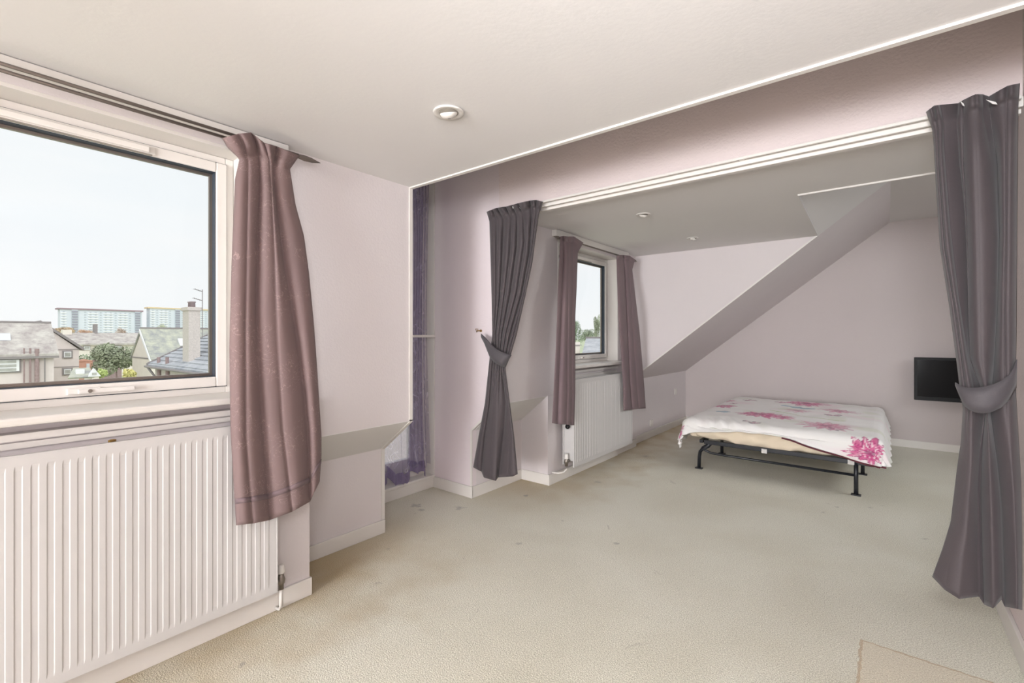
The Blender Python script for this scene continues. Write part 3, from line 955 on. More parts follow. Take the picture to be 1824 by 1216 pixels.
MB().lathe([(.012, 0), (.012, .02), (.006, .022)], (-2.215, 0.42, .9), 'z', 10).build('air_vent', M['brass'], r1)

zt = AX(1026.5, 674.6, -2.14).z
ya2 = AX(1023, 740, -2.14).y
yb2 = AX(1126.6, 760, -2.14).y
zb2 = AX(1025, 830, -2.14).z
r2 = radiator(ya2, yb2, 0.145, 0.915, -2.286, -2.14, 0.030, 'white double panel radiator under the small far window')
xv, yv, zv = -2.20, ya2-.035, 0.20
m = MB(); m.lathe([(.014, -.045), (.014, -.02), (.018, -.018), (.018, 0), (.014, .012), (.011, .03)], (xv, yv, zv), 'z', 14)
m.tube([(xv, ya2+.01, zv-.004), (xv, yv, zv-.004)], .013, 10)
v_ = m.build('valve', M['steel'], r2, smooth=True)
m = MB(); m.lathe([(.017, .02), (.018, .024), (.015, .062), (.012, .064)], (xv, yv, zv), 'z', 16)
m.build('cap', M['white'], v_, smooth=True).location = (0, 0, 0)
m = MB(); m.tube([(xv, yv, zv-.04), (xv, yv, .13), (xv-.01, yv-.03, .105), (xv-.03, yv-.08, .105), (-2.29, yv-.09, .105)], .008, 10)
m.build('pipe', M['white'], r2, smooth=True)
for (yy, zz) in ((ya2-.012, .50), (ya2-.012, .83), (yb2+.012, .20)):
    MB().lathe([(.020, -.012), (.022, 0), (.016, .012)], (-2.20, yy, zz), 'y', 14).build('blanking_plug', M['black'], r2, smooth=True)

# ------------------------------------------------------------------ recessed ceiling spots
def spot(x, y, z, rad, label, tilt, ang):
    r = thing('ceiling_spotlight', label, 'ceiling light', (x, y, z), 'recessed ceiling spotlights')
    m = MB(); R_ = rad
    m.lathe([(R_*.60, .0), (R_*.64, -.003), (R_*.80, -.004), (R_*.97, -.007), (R_, -.003), (R_, 0)], (x, y, z), 'z', 40)
    bez = m.build('bezel', M['white'], r, smooth=True)
    m = MB(); m.lathe([(R_*.63, .001), (R_*.61, -.0045), (R_*.58, -.0045)], (x, y, z), 'z', 32)
    m.build('shadow_gap', M['gap'], r)
    m = MB()
    prof = []
    for i in range(9):
        a = i/8*PI*0.40
        prof.append((R_*.57*math.cos(a), -R_*.36*math.sin(a)))
    prof.append((R_*.12, prof[-1][1]))
    m.lathe(prof, (0, 0, 0), 'z', 28)
    e = m.build('eyeball', M['white'], r, smooth=True)
    e.location = (0, 0, -.004); e.rotation_euler = (tilt*math.cos(ang), tilt*math.sin(ang), 0)
    m = MB(); m.lathe([(R_*.10, 0), (R_*.10, .002)], (0, 0, -R_*.345), 'z', 20)
    l_ = m.build('lamp_lens', M['upvc_dark'], e)
    l_.location = (0, 0, 0)
    return r
spot(-1.40, 1.332, H1+.003, .063, 'large recessed white ceiling spotlight in the near ceiling', .35, .4)
spot(-1.466, 3.454, H2, .055, 'recessed ceiling spotlight just beyond the wide opening', .3, 1)
spot(-1.449, 4.582, H2, .055, 'small recessed ceiling spotlight deepest in the far room', .3, 2)

# ------------------------------------------------------------------ television
X0, X1, Z0, Z1 = .25, 1.13, .572, 1.058
tv = thing('television', 'black flat television on the far wall behind the charcoal curtain', 'television', ((X0+X1)/2, 7.14, Z0))
MB().box(X0, X1, 7.055, 7.095, Z0, Z1, bev=.004).build('casing', M['black'], tv)
scr = mat('screen_glass', srgb(14, 15, 17), 0.12, spec=0.4)
MB().box(X0+.028, X1-.028, 7.051, 7.056, Z0+.045, Z1-.028).build('screen', scr, tv)
MB().box(.55, .83, 7.095, 7.17, .70, .94).build('wall_bracket', M['frame_black'], tv)
MB().box(.635, .665, 7.0525, 7.0555, Z0+.018, Z0+.026).build('badge', M['steel'], tv)

# sockets on the knee wall of the far room
for (px, py, lab) in ((1203, 697, 'white plate on the low wall nearest the far corner'), (1160, 753, 'white plate low on the wall right of the far radiator')):
    q = AX(px, py, -2.37)
    s_ = thing('wall_socket', lab, 'socket', (-2.37, q.y, q.z))
    MB().box(-2.372, -2.362, q.y-.043, q.y+.043, q.z-.043, q.z+.043, bev=.003).build('plate', M['white'], s_)
    MB().box(-2.362, -2.360, q.y-.006, q.y+.006, q.z-.012, q.z+.012).build('switch', M['white'], s_)

# ------------------------------------------------------------------ bed
bed = thing('bed', 'low metal bed frame with black tube legs in the far room', 'bed', (-0.82, 5.8, 0))
LX0, LX1, LY0, LY1, LY2 = -1.437, -0.192, 4.735, 5.48, 6.70
def leg(x, y, bend=0):
    m = MB()
    if bend:
        m.tube([(x, y, .008), (x+.004, y, .12), (x+.012, y, .17), (x+.04, y, .205), (x+.085, y+.005, .235), (x+.11, y+.01, .27)], .021, 12, flat=.75)
    else:
        m.tube([(x, y, .008), (x, y, .15), (x, y, .27)], .021, 12, flat=.75)
    m.build('leg', M['frame_black'], bed, smooth=True)
    MB().box(x-.034, x+.034, y-.022, y+.022, 0, .010, bev=.002).build('foot', M['frame_black'], bed)
leg(LX0, LY0, 1); leg(LX1, LY0); leg(LX0+.02, LY1); leg(LX1+.02, LY1); leg(LX0+.02, LY2); leg(LX1, LY2)
m = MB(); m.box(LX0+.05, LX1+.12, LY0-.014, LY0+.016, .252, .290, bev=.004)
m.build('front_rail', M['frame_black'], bed)
m = MB(); m.tube([(LX0+.03, LY0, .215), (LX0+.06, LY0, .188), (LX0+.11, LY0, .170), (LX0+.2, LY0, .165), (LX1, LY0, .163)], .011, 10)
m.build('cross_tube', M['frame_black'], bed, smooth=True)
for xx in (LX0+.02, LX1):
    MB().box(xx-.015, xx+.015, LY0, LY2+.1, .255, .285).build('side_rail', M['frame_black'], bed)
MB().box(LX0, LX1, LY2+.08, LY2+.11, .255, .285).build('back_rail', M['frame_black'], bed)
for i in range(9):
    yy = LY0+.15+i*.22
    MB().box(LX0+.03, LX1, yy-.03, yy+.03, .284, .292).build('slat', M['frame_black'], bed)
for xx, zz in ((-0.86, .255), (-0.225, .262)):
    MB().box(xx-.022, xx+.022, LY0-.022, LY0-.014, zz-.012, zz+.026).build('strap', M['white_tape'], bed)

# mattress with a loose cream sheet
mt = thing('mattress', 'mattress in a loose cream sheet on the black bed frame', 'mattress', (-0.8, 5.8, .29))
MX0, MX1, MY0, MY1 = -1.60, -0.05, 4.745, 6.90
def sheet_pt(u, v):
    # u along the perimeter coordinate across x, v from below edge up over the top
    return None
rows = []
NU = 120
for k in range(13):
    f = k/12
    row = []
    for j in range(NU+1):
        u = j/NU
        x = MX0+.05+(MX1-MX0-.10)*u
        zlow = .290+.02*math.sin(u*9+.6)+.008*math.sin(u*31)-.015*u
        if k <= 8:
            g = k/8
            z = zlow+(.41-zlow)*g
            y = MY0+.015-.030*math.sin(PI*g)+.006*math.sin(u*26+g*6+3*math.sin(u*5))+.005*math.sin(u*60-g*8)
            if u < .06: y += (.06-u)*3.0
            if u > .95: y += (u-.95)*1.5
        else:
            z = .41+.012*(k-8)/4
            y = MY0+.02+.06*(k-8)
        row.append((x, y, z))
    rows.append(row)
MB().grid(rows).build('sheet_front', M['sheet'], mt, smooth=True, thick=.004)
MB().box(MX0+.05, MX1-.03, MY0+.04, MY1-.02, .293, .425, bev=.03).build('core', M['sheet'], mt)

# duvet with printed flowers (colours carried by the cloth's own vertices)
du = bpy.data.meshes.new('duvet')
A0, A1, B0, B1 = -1.60, -0.02, 4.72, 6.88      # flat top rectangle before the rounding
R_ = .06
NA, NB = 250, 300
over_l, over_r, over_f, over_b = .30, .34, .30, .20
def lerp(a, b_, t): return a+(b_-a)*t
def hemf(x):
    """height of the front hem along the bed"""
    K = [(-1.75, .17), (-1.66, .20), (-1.60, .30), (-1.50, .345), (-1.3, .385), (-1.0, .42), (-.8, .425), (-.62, .40), (-.42, .345), (-.22, .30), (-.05, .272), (.1, .27)]
    for (xa, za), (xb, zb_) in zip(K, K[1:]):
        if x <= xb: return lerp(za, zb_, max(0, (x-xa)/(xb-xa)))
    return K[-1][1]
ZT = .470
verts, cols = [], []
WHITE = Vector(srgb(242, 239, 236)[:3])
PINK = Vector(srgb(200, 70, 130)[:3]); ROSE = Vector(srgb(226, 140, 176)[:3]); PLUM = Vector(srgb(128, 44, 92)[:3])
BLUE = Vector(srgb(130, 165, 185)[:3]); SAGE = Vector(srgb(190, 200, 150)[:3]); GREY = Vector(srgb(120, 100, 110)[:3])
flowers = [  # centre a, b, radius, petals, strength
 (-0.10, 4.60, .20, 15, 1.0), (-0.42, 5.05, .24, 13, .55), (-1.02, 5.35, .25, 12, .95), (-0.80, 5.30, .13, 11, .7),
 (-1.48, 5.75, .16, 12, .8), (-0.75, 6.55, .26, 13, .8), (-0.40, 6.1, .20, 12, .45), (-1.72, 4.66, .14, 10, .9),
 (-1.55, 6.3, .12, 10, .5), (-0.75, 5.85, .16, 11, .3)]
flies = [(-0.98, 4.86, .09), (-1.35, 6.45, .10), (-0.42, 5.75, .10), (-1.0, 6.5, .07), (-.35, 4.9, .07), (-1.45, 6.1, .05)]
blues = [(-0.78, 6.15, .09), (-0.68, 6.1, .10), (-0.90, 6.2, .06), (-1.35, 5.3, .08)]
def paint(a, b_):
    c_ = WHITE.copy()
    n_ = noise.noise(Vector((a*3, b_*3, 1)))
    if n_ > .15: c_ = c_.lerp(ROSE, min(.16, (n_-.15)*.4))
    n3 = noise.noise(Vector((a*4+9, b_*4, 4)))
    if n3 > .2: c_ = c_.lerp(SAGE, min(.25, (n3-.2)*.7))
    for (fa, fb, fr, k, s_) in flowers:
        dx, dy = a-fa, b_-fb
        r = math.hypot(dx, dy)
        if r > fr*1.15: continue
        th = math.atan2(dy, dx)
        for lay, rr, kk in ((0, 1.0, k), (1, .72, k-2), (2, .42, k-4)):
            ph = th/(2*PI)*kk+lay*.37+fa*3
            idx = math.floor(ph+.5)
            dth = (ph-idx)*2*PI/kk
            rnd_ = math.sin(idx*12.9898+lay*4.1+fa*78.2)*43758.5453
            rnd_ -= math.floor(rnd_)
            L_ = fr*rr*(.72+.4*rnd_)
            al, cr_ = r*math.cos(dth), abs(r*math.sin(dth))
            if al <= 0 or al >= L_: continue
            wlim = fr*.155*(1-.12*lay)*math.sin(PI*(al/L_)**.8)**.7
            if cr_ < wlim:
                q_ = cr_/wlim
                n5 = noise.noise(Vector((idx*3.1+lay, al*22, q_*2)))
                if q_ > .78: tone = PLUM.lerp(PINK, .35)
                elif n5 > .22: tone = WHITE.lerp(ROSE, .35)
                else: tone = PINK.lerp(ROSE, min(1, max(0, .25+n5*1.2+.5*q_)))
                if al < fr*.2: tone = tone.lerp(PLUM, .6)
                c_ = c_.lerp(tone, s_*.92)
    for (fa, fb, s_) in flies:
        dx, dy = (a-fa)/s_, (b_-fb)/s_
        r = math.hypot(dx, dy); th = math.atan2(dy, dx)+fa*4
        lim = abs(math.sin(2*th))*1.0*(1 if math.cos(th) > 0 else .75)
        if r < lim:
            c_ = c_.lerp(GREY if r > lim*.75 or noise.noise(Vector((a*60, b_*60, 2))) > 0 else ROSE, .75)
    for (fa, fb, s_) in blues:
        r = math.hypot(a-fa, (b_-fb))
        if r < s_*(.75+.5*noise.noise(Vector((a*18, b_*18, 6)))): c_ = c_.lerp(BLUE, .7)
    # greenish stem
    if abs(b_-(5.62+.18*math.sin(a*4))) < .012 and -1.0 < a < -.3: c_ = c_.lerp(SAGE, .8)
    return c_
for i in range(NB+1):
    for j in range(NA+1):
        a = lerp(A0-over_l, A1+over_r, j/NA)
        b_ = lerp(B0-over_f, B1+over_b, i/NB)
        ca, cb = min(max(a, A0+R_), A1-R_), min(max(b_, B0+R_), B1-R_)
        da, db = a-ca, b_-cb
        Ld = math.hypot(da, db)
        na, nb = (da/Ld, db/Ld) if Ld > 1e-6 else (0, 0)
        wr = .010*noise.noise(Vector((a*3.1, b_*3.1, 0)))+.005*noise.noise(Vector((a*9, b_*6, 3)))
        edge_in = min(1, min(a-A0, A1-a, b_-B0, B1-b_)/.25) if Ld < 1e-6 else 0
        dome = .012*max(0, edge_in)
        # how far this direction hangs
        hz = hemf(ca if Ld < 1e-6 else ca+na*R_*1.2)
        side = .24 if na < 0 else .27
        # front drop follows the hem; sides hang further
        wgt = nb*nb if nb < 0 else 0
        hemz = hz*wgt+side*(1-wgt)
        if nb < 0 and na < -.25: hemz = min(hemz, .16+.25*(1-abs(na))*abs(1)) if abs(na) > .4 and abs(na) < .97 else hemz
        if Ld < R_*PI/2:
            an = Ld/R_
            x = ca+na*R_*math.sin(an); y = cb+nb*R_*math.sin(an); z = ZT-R_*(1-math.cos(an))
        else:
            full = over_f if abs(nb) > abs(na) else (over_l if na < 0 else over_r)
            rest = (Ld-R_*PI/2)
            mx_ = full+R_-R_*PI/2
            if abs(na) > .05 and abs(nb) > .05:
                mx_ = min((full+R_)/max(abs(na), abs(nb)), 1.3*(full+R_))-R_*PI/2
            t_ = min(1.0, rest/max(.05, mx_))
            z = ZT-R_-(ZT-R_-hemz)*t_ if hemz < ZT-R_ else ZT-R_+(hemz-(ZT-R_))*t_
            flare = .035*t_
            rip = .014*t_*math.sin((a if abs(nb) > abs(na) else b_)*23+2*math.sin(a*7))
            x = ca+na*(R_+flare+rip); y = cb+nb*(R_+flare+rip)
            # slide so that the printed pattern is not stretched
        fr_ = math.exp(-((b_-(B0+.02))/.16)**2)
        wr2 = fr_*.011*math.sin(a*38+b_*26+3*math.sin(a*5))*max(0, 1-abs(a+1.2)/.6)
        verts.append((x, y-(wr2*.5), z+wr+wr2+dome))
        cols.append(paint(a, b_))
faces = []
W_ = NA+1
for i in range(NB):
    for j in range(NA):
        q = i*W_+j
        faces.append((q, q+1, q+W_+1, q+W_))
du.from_pydata(verts, [], faces)
at_ = du.color_attributes.new('print', 'FLOAT_COLOR', 'POINT')
flat = []
for c_ in cols: flat += [c_[0], c_[1], c_[2], 1.0]
at_.data.foreach_set('color', flat)
for p in du.polygons: p.use_smooth = True
mdv = mat('printed_cotton', srgb(240, 234, 228), .8, bump=.15, bump_scale=25, sheen=.1)
tt = mdv.node_tree
an_ = tt.nodes.new('ShaderNodeAttribute'); an_.attribute_name = 'print'
tt.links.new(an_.outputs['Color'], tt.nodes['Principled BSDF'].inputs['Base Color'])
du.materials.append(mdv)
duo = bpy.data.objects.new('cover', du)
du.name = 'printed_cover'
duth = thing('duvet', 'white duvet printed with pink flowers and butterflies on the low bed', 'duvet', (-0.8, 5.8, .43))
duo.name = 'cover'; COL.objects.link(duo); duo.parent = duth; duo.location = -Vector(duth['_base'])
md = duo.modifiers.new('thickness', 'SOLIDIFY'); md.thickness = .012; md.offset = 1
# maroon underside piping along the right half of the front hem
pts = []
for j in range(NA+1):
    v = verts[j]
    if -0.72 < v[0] < 0.02: pts.append((v[0], v[1]-.004, v[2]-.006))
MB().tube(pts[::4], .007, 6).build('piping', M['maroon'], duth, smooth=True)
# ================================================================== outside: colours paled towards white to imitate haze
def slate(name, col, col2, sx=3.0, sz=4.0):
    """slates: broken rows with moss and lichen"""
    m = bpy.data.materials.new(name); m.use_nodes = True
    t = m.node_tree; b = t.nodes['Principled BSDF']; b.inputs['Roughness'].default_value = .85
    c = t.nodes.new('ShaderNodeTexCoord')
    n = t.nodes.new('ShaderNodeTexNoise'); n.inputs['Scale'].default_value = 1.1; n.inputs['Detail'].default_value = 8; n.inputs['Roughness'].default_value = .7
    t.links.new(c.outputs['Object'], n.inputs['Vector'])
    r = t.nodes.new('ShaderNodeValToRGB')
    r.color_ramp.elements[0].position = .35; r.color_ramp.elements[0].color = col
    r.color_ramp.elements[1].position = .65; r.color_ramp.elements[1].color = col2
    t.links.new(n.outputs['Fac'], r.inputs['Fac'])
    wv = t.nodes.new('ShaderNodeTexWave'); wv.bands_direction = 'Z'; wv.inputs['Scale'].default_value = sz
    wv.inputs['Distortion'].default_value = .6; wv.inputs['Detail'].default_value = 1
    t.links.new(c.outputs['Object'], wv.inputs['Vector'])
    mr = t.nodes.new('ShaderNodeMapRange'); mr.inputs['To Min'].default_value = .78; mr.inputs['To Max'].default_value = 1.06
    t.links.new(wv.outputs['Fac'], mr.inputs['Value'])
    sc_ = t.nodes.new('ShaderNodeVectorMath'); sc_.operation = 'SCALE'
    t.links.new(r.outputs['Color'], sc_.inputs[0]); t.links.new(mr.outputs['Result'], sc_.inputs['Scale'])
    t.links.new(sc_.outputs['Vector'], b.inputs['Base Color'])
    return m
M['slate'] = slate('weathered_slate', srgb(172, 162, 160), srgb(216, 212, 204))
M['slate2'] = slate('mossy_slate', srgb(160, 162, 164), srgb(208, 210, 190))
M['slate3'] = slate('blue_grey_slate', srgb(166, 170, 178), srgb(204, 206, 210), sz=6)
M['render'] = mat('pink_render', srgb(232, 221, 218), .9, noise_scale=1.5, noise_amt=.05)
M['cream_render'] = mat('cream_render', srgb(237, 229, 219), .9, noise_scale=1.5, noise_amt=.04)
M['harl'] = mat('roughcast', srgb(216, 207, 201), .95, noise_scale=14, noise_amt=.14)
M['dark_trim'] = mat('dark_trim', srgb(149, 143, 143), .7)
M['brown'] = mat('brown_pipe', srgb(165, 143, 143), .7, noise_scale=6, noise_amt=.2)
M['outer_glass'] = mat('far_window_glass', srgb(190, 190, 185), .2, noise_scale=2, noise_amt=.25)
M['flat_wall'] = mat('pale_grey_panel', srgb(221, 227, 235), .8, noise_scale=.05, noise_amt=.04)
M['flat_white'] = mat('white_panel', srgb(243, 244, 246), .8)
M['flat_dark'] = mat('stair_glazing', srgb(160, 160, 174), .6)
M['flat_win'] = mat('small_window', srgb(194, 201, 208), .4)
M['maroon_roof'] = mat('maroon_parapet', srgb(165, 143, 151), .8)
M['ochre_roof'] = mat('ochre_parapet', srgb(229, 207, 169), .8)
M['grass'] = mat('lawn', srgb(187, 196, 165), .95, noise_scale=.2, noise_amt=.2)
M['clay'] = mat('chimney_pot', srgb(165, 149, 152), .8)
M['orange'] = mat('orange_plastic', srgb(218, 165, 146), .7)

def place(o):
    return o
G_ = -6.0
ground = MB().box(-900, -8, -300, 900, G_-.5, G_).build('lawn_ground', M['grass'], origin=(-300, 100, G_))
struct(ground)

def leaves(name, m, parent, c_, rad, n, size, seed=1, rough=.35):
    rnd = random.Random(seed)
    bm_ = bmesh.new()
    lobes = [(Vector((rnd.uniform(-.55, .55), rnd.uniform(-.55, .55), rnd.uniform(-.5, .6))), rnd.uniform(.35, .6)) for _ in range(9)]+[(Vector((0, 0, 0)), .75)]
    for _ in range(n):
        lc, lr = rnd.choice(lobes)
        d = Vector((rnd.gauss(0, 1), rnd.gauss(0, 1), rnd.gauss(0, 1))).normalized()
        p = lc+d*lr*rnd.uniform(.75, 1.0)
        p = Vector((p.x*rad[0], p.y*rad[1], p.z*rad[2]))+Vector(c_)
        a = Vector((rnd.gauss(0, 1), rnd.gauss(0, 1), rnd.gauss(0, 1))).normalized()
        b2 = a.cross(d).normalized() if abs(a.dot(d)) < .95 else a.orthogonal()
        s_ = size*rnd.uniform(.6, 1.3)
        v = [bm_.verts.new(p+q) for q in (a*s_, b2*s_*.7, -a*s_, -b2*s_*.7)]
        bm_.faces.new(v)
    me = bpy.data.meshes.new(name)
    base = Vector(parent['_base'])
    bmesh.ops.translate(bm_, verts=bm_.verts[:], vec=-base)
    bm_.to_mesh(me); bm_.free(); me.materials.append(m)
    o = bpy.data.objects.new(name, me); COL.objects.link(o); o.parent = parent
    return o
def tree(label, cat, name, c_, rad, col, n, size, seed, trunk=True, group=None):
    b0 = (c_[0], c_[1], G_)
    t_ = thing(name, label, cat, b0, group)
    m = mat(name+'_leaf', col, .9, noise_scale=.8, noise_amt=.35)
    leaves('foliage', m, t_, c_, rad, n, size, seed)
    MB().tube([(c_[0], c_[1], G_), (c_[0], c_[1]+.1, (G_+c_[2])/2), (c_[0], c_[1], c_[2]+rad[2]*.3)], [rad[0]*.05, rad[0]*.04, rad[0]*.02], 8).build('trunk', M['brown'], t_)
    return t_
def zc(px, py, X): return AX(px, py, X)

def pane_window(parent, X, ya, yb, za, zb, bars=0, fr=.12, dark=True, facing='x'):
    m = MB(); m.box(X, X+.12, ya-fr, yb+fr, za-fr, zb+fr)
    f = m.build('window', M['dark_trim'] if dark else M['flat_white'], parent)
    m = MB(); m.box(X+.1, X+.2, ya, yb, za, zb)
    m.build('window_frame', M['flat_white'], f).location = (0, 0, 0)
    k = bars+1
    h = (zb-za)/k
    for i in range(k):
        m = MB(); m.box(X+.18, X+.23, ya+.22*(yb-ya)*(.6 if bars else .5), yb-.22*(yb-ya)*(.6 if bars else .5), za+h*i+h*.16, za+h*(i+1)-h*.16)
        m.build('pane', M['outer_glass'], f).location = (0, 0, 0)
    return f

# --- pink house on the left
XA = -60.0
p1 = zc(104, 631.5, XA); Y1, ZE = p1.y, p1.z
Y0_ = zc(-130, 632, XA).y
ZR = zc(94, 574.5, XA-4.2).z
hA = thing('house', 'pink rendered house with a weathered slate roof, leftmost outside the near window', 'house', (XA-4, (Y0_+Y1)/2, G_))
MB().box(XA-8.4, XA, Y0_, Y1-.3, G_, ZE+.1).build('wall', M['render'], hA)
m = MB(); m.prism([(XA+.35, ZE-.15), (XA+.35, ZE+.12), (XA-4.2, ZR), (XA-8.8, ZE+.1), (XA-8.8, ZE-.15), (XA-4.2, ZR-.3)], 'y', Y0_-.3, Y1)
m.build('roof', M['slate'], hA)
MB().box(XA+.28, XA+.42, Y0_-.3, Y1, ZE-.28, ZE-.08).build('gutter', M['dark_trim'], hA)
MB().box(XA-4.35, XA-4.05, Y0_-.3, Y1, ZR-.06, ZR+.1).build('ridge', M['dark_trim'], hA)
a_, b_ = zc(0, 663, XA), zc(38, 640, XA)
pane_window(hA, XA, zc(-8, 650, XA).y, zc(34, 650, XA).y, zc(0, 662, XA).z, zc(0, 641, XA).z, bars=2)
for (px, wd, y0p, mt_) in ((43, .055, 620, 'brown'), (54, .075, 620, 'brown'), (66, .155, 621, 'brown'), (80, .05, 630, 'dark_trim')):
    q = zc(px, y0p, XA+.3)
    nm = 'chimney_stack' if wd > .1 else 'downpipe'
    MB().tube([(XA+.25, q.y, G_), (XA+.25, q.y, q.z)], wd, 8).build(nm, M[mt_], hA)
q = zc(8, 599, XA-2.2); z_ = q.z
m = MB(); m.hull8([(XA-1.6, q.y-.35, z_-.45), (XA-1.6, q.y+.35, z_-.45), (XA-2.3, q.y+.35, z_+.15), (XA-2.3, q.y-.35, z_+.15)],
                  [(XA-1.5, q.y-.35, z_-.32), (XA-1.5, q.y+.35, z_-.32), (XA-2.2, q.y+.35, z_+.28), (XA-2.2, q.y-.35, z_+.28)])
m.build('rooflight', M['flat_wall'], hA)

# --- gabled wing behind it
XB = -69.2
ap = zc(72, 576, XB); r0 = zc(144, 622, XB)
hB = thing('house', 'pink gabled house end with two small windows, just right of the leftmost roof', 'house', (XB-4, ap.y, G_))
yl_ = 2*ap.y-r0.y
m = MB(); m.prism([(yl_, G_), (r0.y-.15, G_), (r0.y-.15, r0.z), (ap.y, ap.z), (yl_, r0.z)], 'x', XB-9, XB)
m.build('wall', M['render'], hB)
m = MB(); m.prism([(ap.y, ap.z), (r0.y+.25, r0.z-.15), (r0.y+.25, r0.z+.15), (ap.y, ap.z+.32)], 'x', XB-9, XB+.3)
m.build('roof', M['dark_trim'], hB)
for (za, zb) in ((637, 625), (667, 656)):
    pane_window(hB, XB, zc(113.5, 630, XB).y, zc(126.5, 630, XB).y, zc(120, za-1, XB).z, zc(120, zb+1, XB).z)
for yy in (622, 653):
    zz = zc(120, yy, XB).z
    MB().box(XB, XB+.06, yl_, r0.y-.15, zz-.03, zz+.03).build('string_course', M['dark_trim'], hB)

# --- long low row in the middle distance
XC = -110.0
yA, yB_ = zc(122, 600, XC).y, zc(262, 600, XC).y
zr, ze_ = zc(180, 592.5, XC-5).z, zc(180, 613, XC).z
hC = thing('house', 'long low house row with a grey roof behind the round green bush', 'house', (XC-5, (yA+yB_)/2, G_))
MB().box(XC-10, XC, yA, yB_, G_-2, ze_).build('wall', M['cream_render'], hC)
m = MB(); m.prism([(XC+.5, ze_-.15), (XC+.5, ze_+.15), (XC-5, zr), (XC-10.5, ze_), (XC-5, zr-.4)], 'y', yA-.3, yB_)
m.build('roof', M['slate'], hC)
for (xa, xb_) in ((149, 160), (172, 182), (205, 216)):
    pane_window(hC, XC, zc(xa, 620, XC).y, zc(xb_, 620, XC).y, zc(150, 623, XC).z, zc(150, 616.5, XC).z, fr=.05)
MB().box(XC-6, XC-4, yA-.2, yA+1.0, ze_, zr+.5).build('chimney', M['cream_render'], hC)
MB().box(XC-6.5, XC-4.5, zc(179, 590, XC).y, zc(184, 590, XC).y, ze_, zr+1.6).build('chimney', M['dark_trim'], hC)

# --- gable house with a mossy roof, right
XE = -60.0
q = zc(270, 638, XE); yE, zeE = q.y, q.z
rp = AY(252, 588, yE)
XRg = rp.x; zrE = rp.z
XBk = 2*XRg-XE
yE2 = zc(430, 638, XE).y
hE = thing('house', 'cream gable house with a mossy slate roof, left of the roughcast chimney', 'house', ((XE+XBk)/2, yE+5, G_))
m = MB(); m.prism([(XE, G_), (XE, zeE), (XRg, zrE-.1), (XBk, zeE), (XBk, G_)], 'y', yE, yE2)
m.build('wall', M['cream_render'], hE)
m = MB(); m.prism([(XE+.35, zeE-.3), (XE+.35, zeE-.05), (XRg, zrE+.25), (XBk-.35, zeE-.05), (XBk-.35, zeE-.3), (XRg, zrE-.0)], 'y', yE-.12, yE2+.2)
m.build('roof', M['slate2'], hE)
m = MB(); m.hull8([(XE+.36, yE-.22, zeE-.5), (XE+.36, yE-.1, zeE-.5), (XRg, yE-.1, zrE-.25), (XRg, yE-.22, zrE-.25)],
                  [(XE+.36, yE-.22, zeE-.2), (XE+.36, yE-.1, zeE-.2), (XRg, yE-.1, zrE+.12), (XRg, yE-.22, zrE+.12)])
m.build('bargeboard', M['flat_white'], hE)
MB().box(XBk, XE, yE-.05, yE, zeE-.12, zeE).build('string_course', M['dark_trim'], hE)
MB().box(XRg-.12, XRg+.12, yE-.1, yE2, zrE+.18, zrE+.34).build('ridge', M['dark_trim'], hE)
q = zc(322, 608, XE-2.0)
m = MB(); m.hull8([(XE-1.3, q.y-.3, q.z-.55), (XE-1.3, q.y+.3, q.z-.55), (XE-2.1, q.y+.3, q.z+.25), (XE-2.1, q.y-.3, q.z+.25)],
                  [(XE-1.1, q.y-.3, q.z-.45), (XE-1.1, q.y+.3, q.z-.45), (XE-1.9, q.y+.3, q.z+.35), (XE-1.9, q.y-.3, q.z+.35)])
m.build('rooflight', M['flat_white'], hE)

# --- neighbour's slate roof with the chimney
q = zc(263, 650, -35.0); XN, YN, ZN = q.x, q.y, q.z
hN = thing('house', 'neighbouring house with a ribbed grey slate roof, nearest outside the near window', 'house', (-25, YN+4, G_))
pit = .55; Dn = 5.0
MB().box(XN+.3, -12, YN+.3, YN+2*Dn-.6, G_, ZN-.1).build('wall', M['harl'], hN)
m = MB()
m.prism([(YN, ZN-.12), (YN, ZN+.05), (YN+Dn, ZN+pit*Dn), (YN+2*Dn, ZN+.05), (YN+2*Dn, ZN-.12), (YN+Dn, ZN+pit*Dn-.25)], 'x', XN, -12)
m.build('roof', M['slate3'], hN)
for i in range(14):
    yy = YN+.10+i*.34
    zz = ZN+.05+pit*(yy-YN)
    MB().hull8([(XN+.05, yy, zz), (-12, yy, zz), (-12, yy+.30, zz+pit*.30-.01), (XN+.05, yy+.30, zz+pit*.30-.01)],
               [(XN+.05, yy-.01, zz+.05), (-12, yy-.01, zz+.05), (-12, yy+.30, zz+pit*.30+.0), (XN+.05, yy+.30, zz+pit*.30+.0)]).build('slate_course', M['slate3'], hN)
MB().prism([(YN-.05, ZN-.10), (YN-.05, ZN+.12), (YN+Dn, ZN+pit*Dn+.12), (YN+Dn, ZN+pit*Dn-.1)], 'x', XN-.08, XN+.04).build('verge', M['dark_trim'], hN)
MB().tube([(XN-.1, YN-.1, ZN-.08), (-12, YN-.1, ZN-.10)], .07, 8).build('gutter', M['dark_trim'], hN)
MB().tube([(XN+.5, YN-.12, ZN-.1), (XN+.9, YN+.1, ZN-.6), (XN+.9, YN+.1, G_)], .07, 8).build('downpipe', M['dark_trim'], hN)
for px in (279, 294):
    q = AY(px, 636, YN+.1)
    MB().tube([(q.x, YN+.2, ZN-.8), (q.x, YN+.2, q.z)], .09, 8).build('vent_pipe', M['brown'], hN)
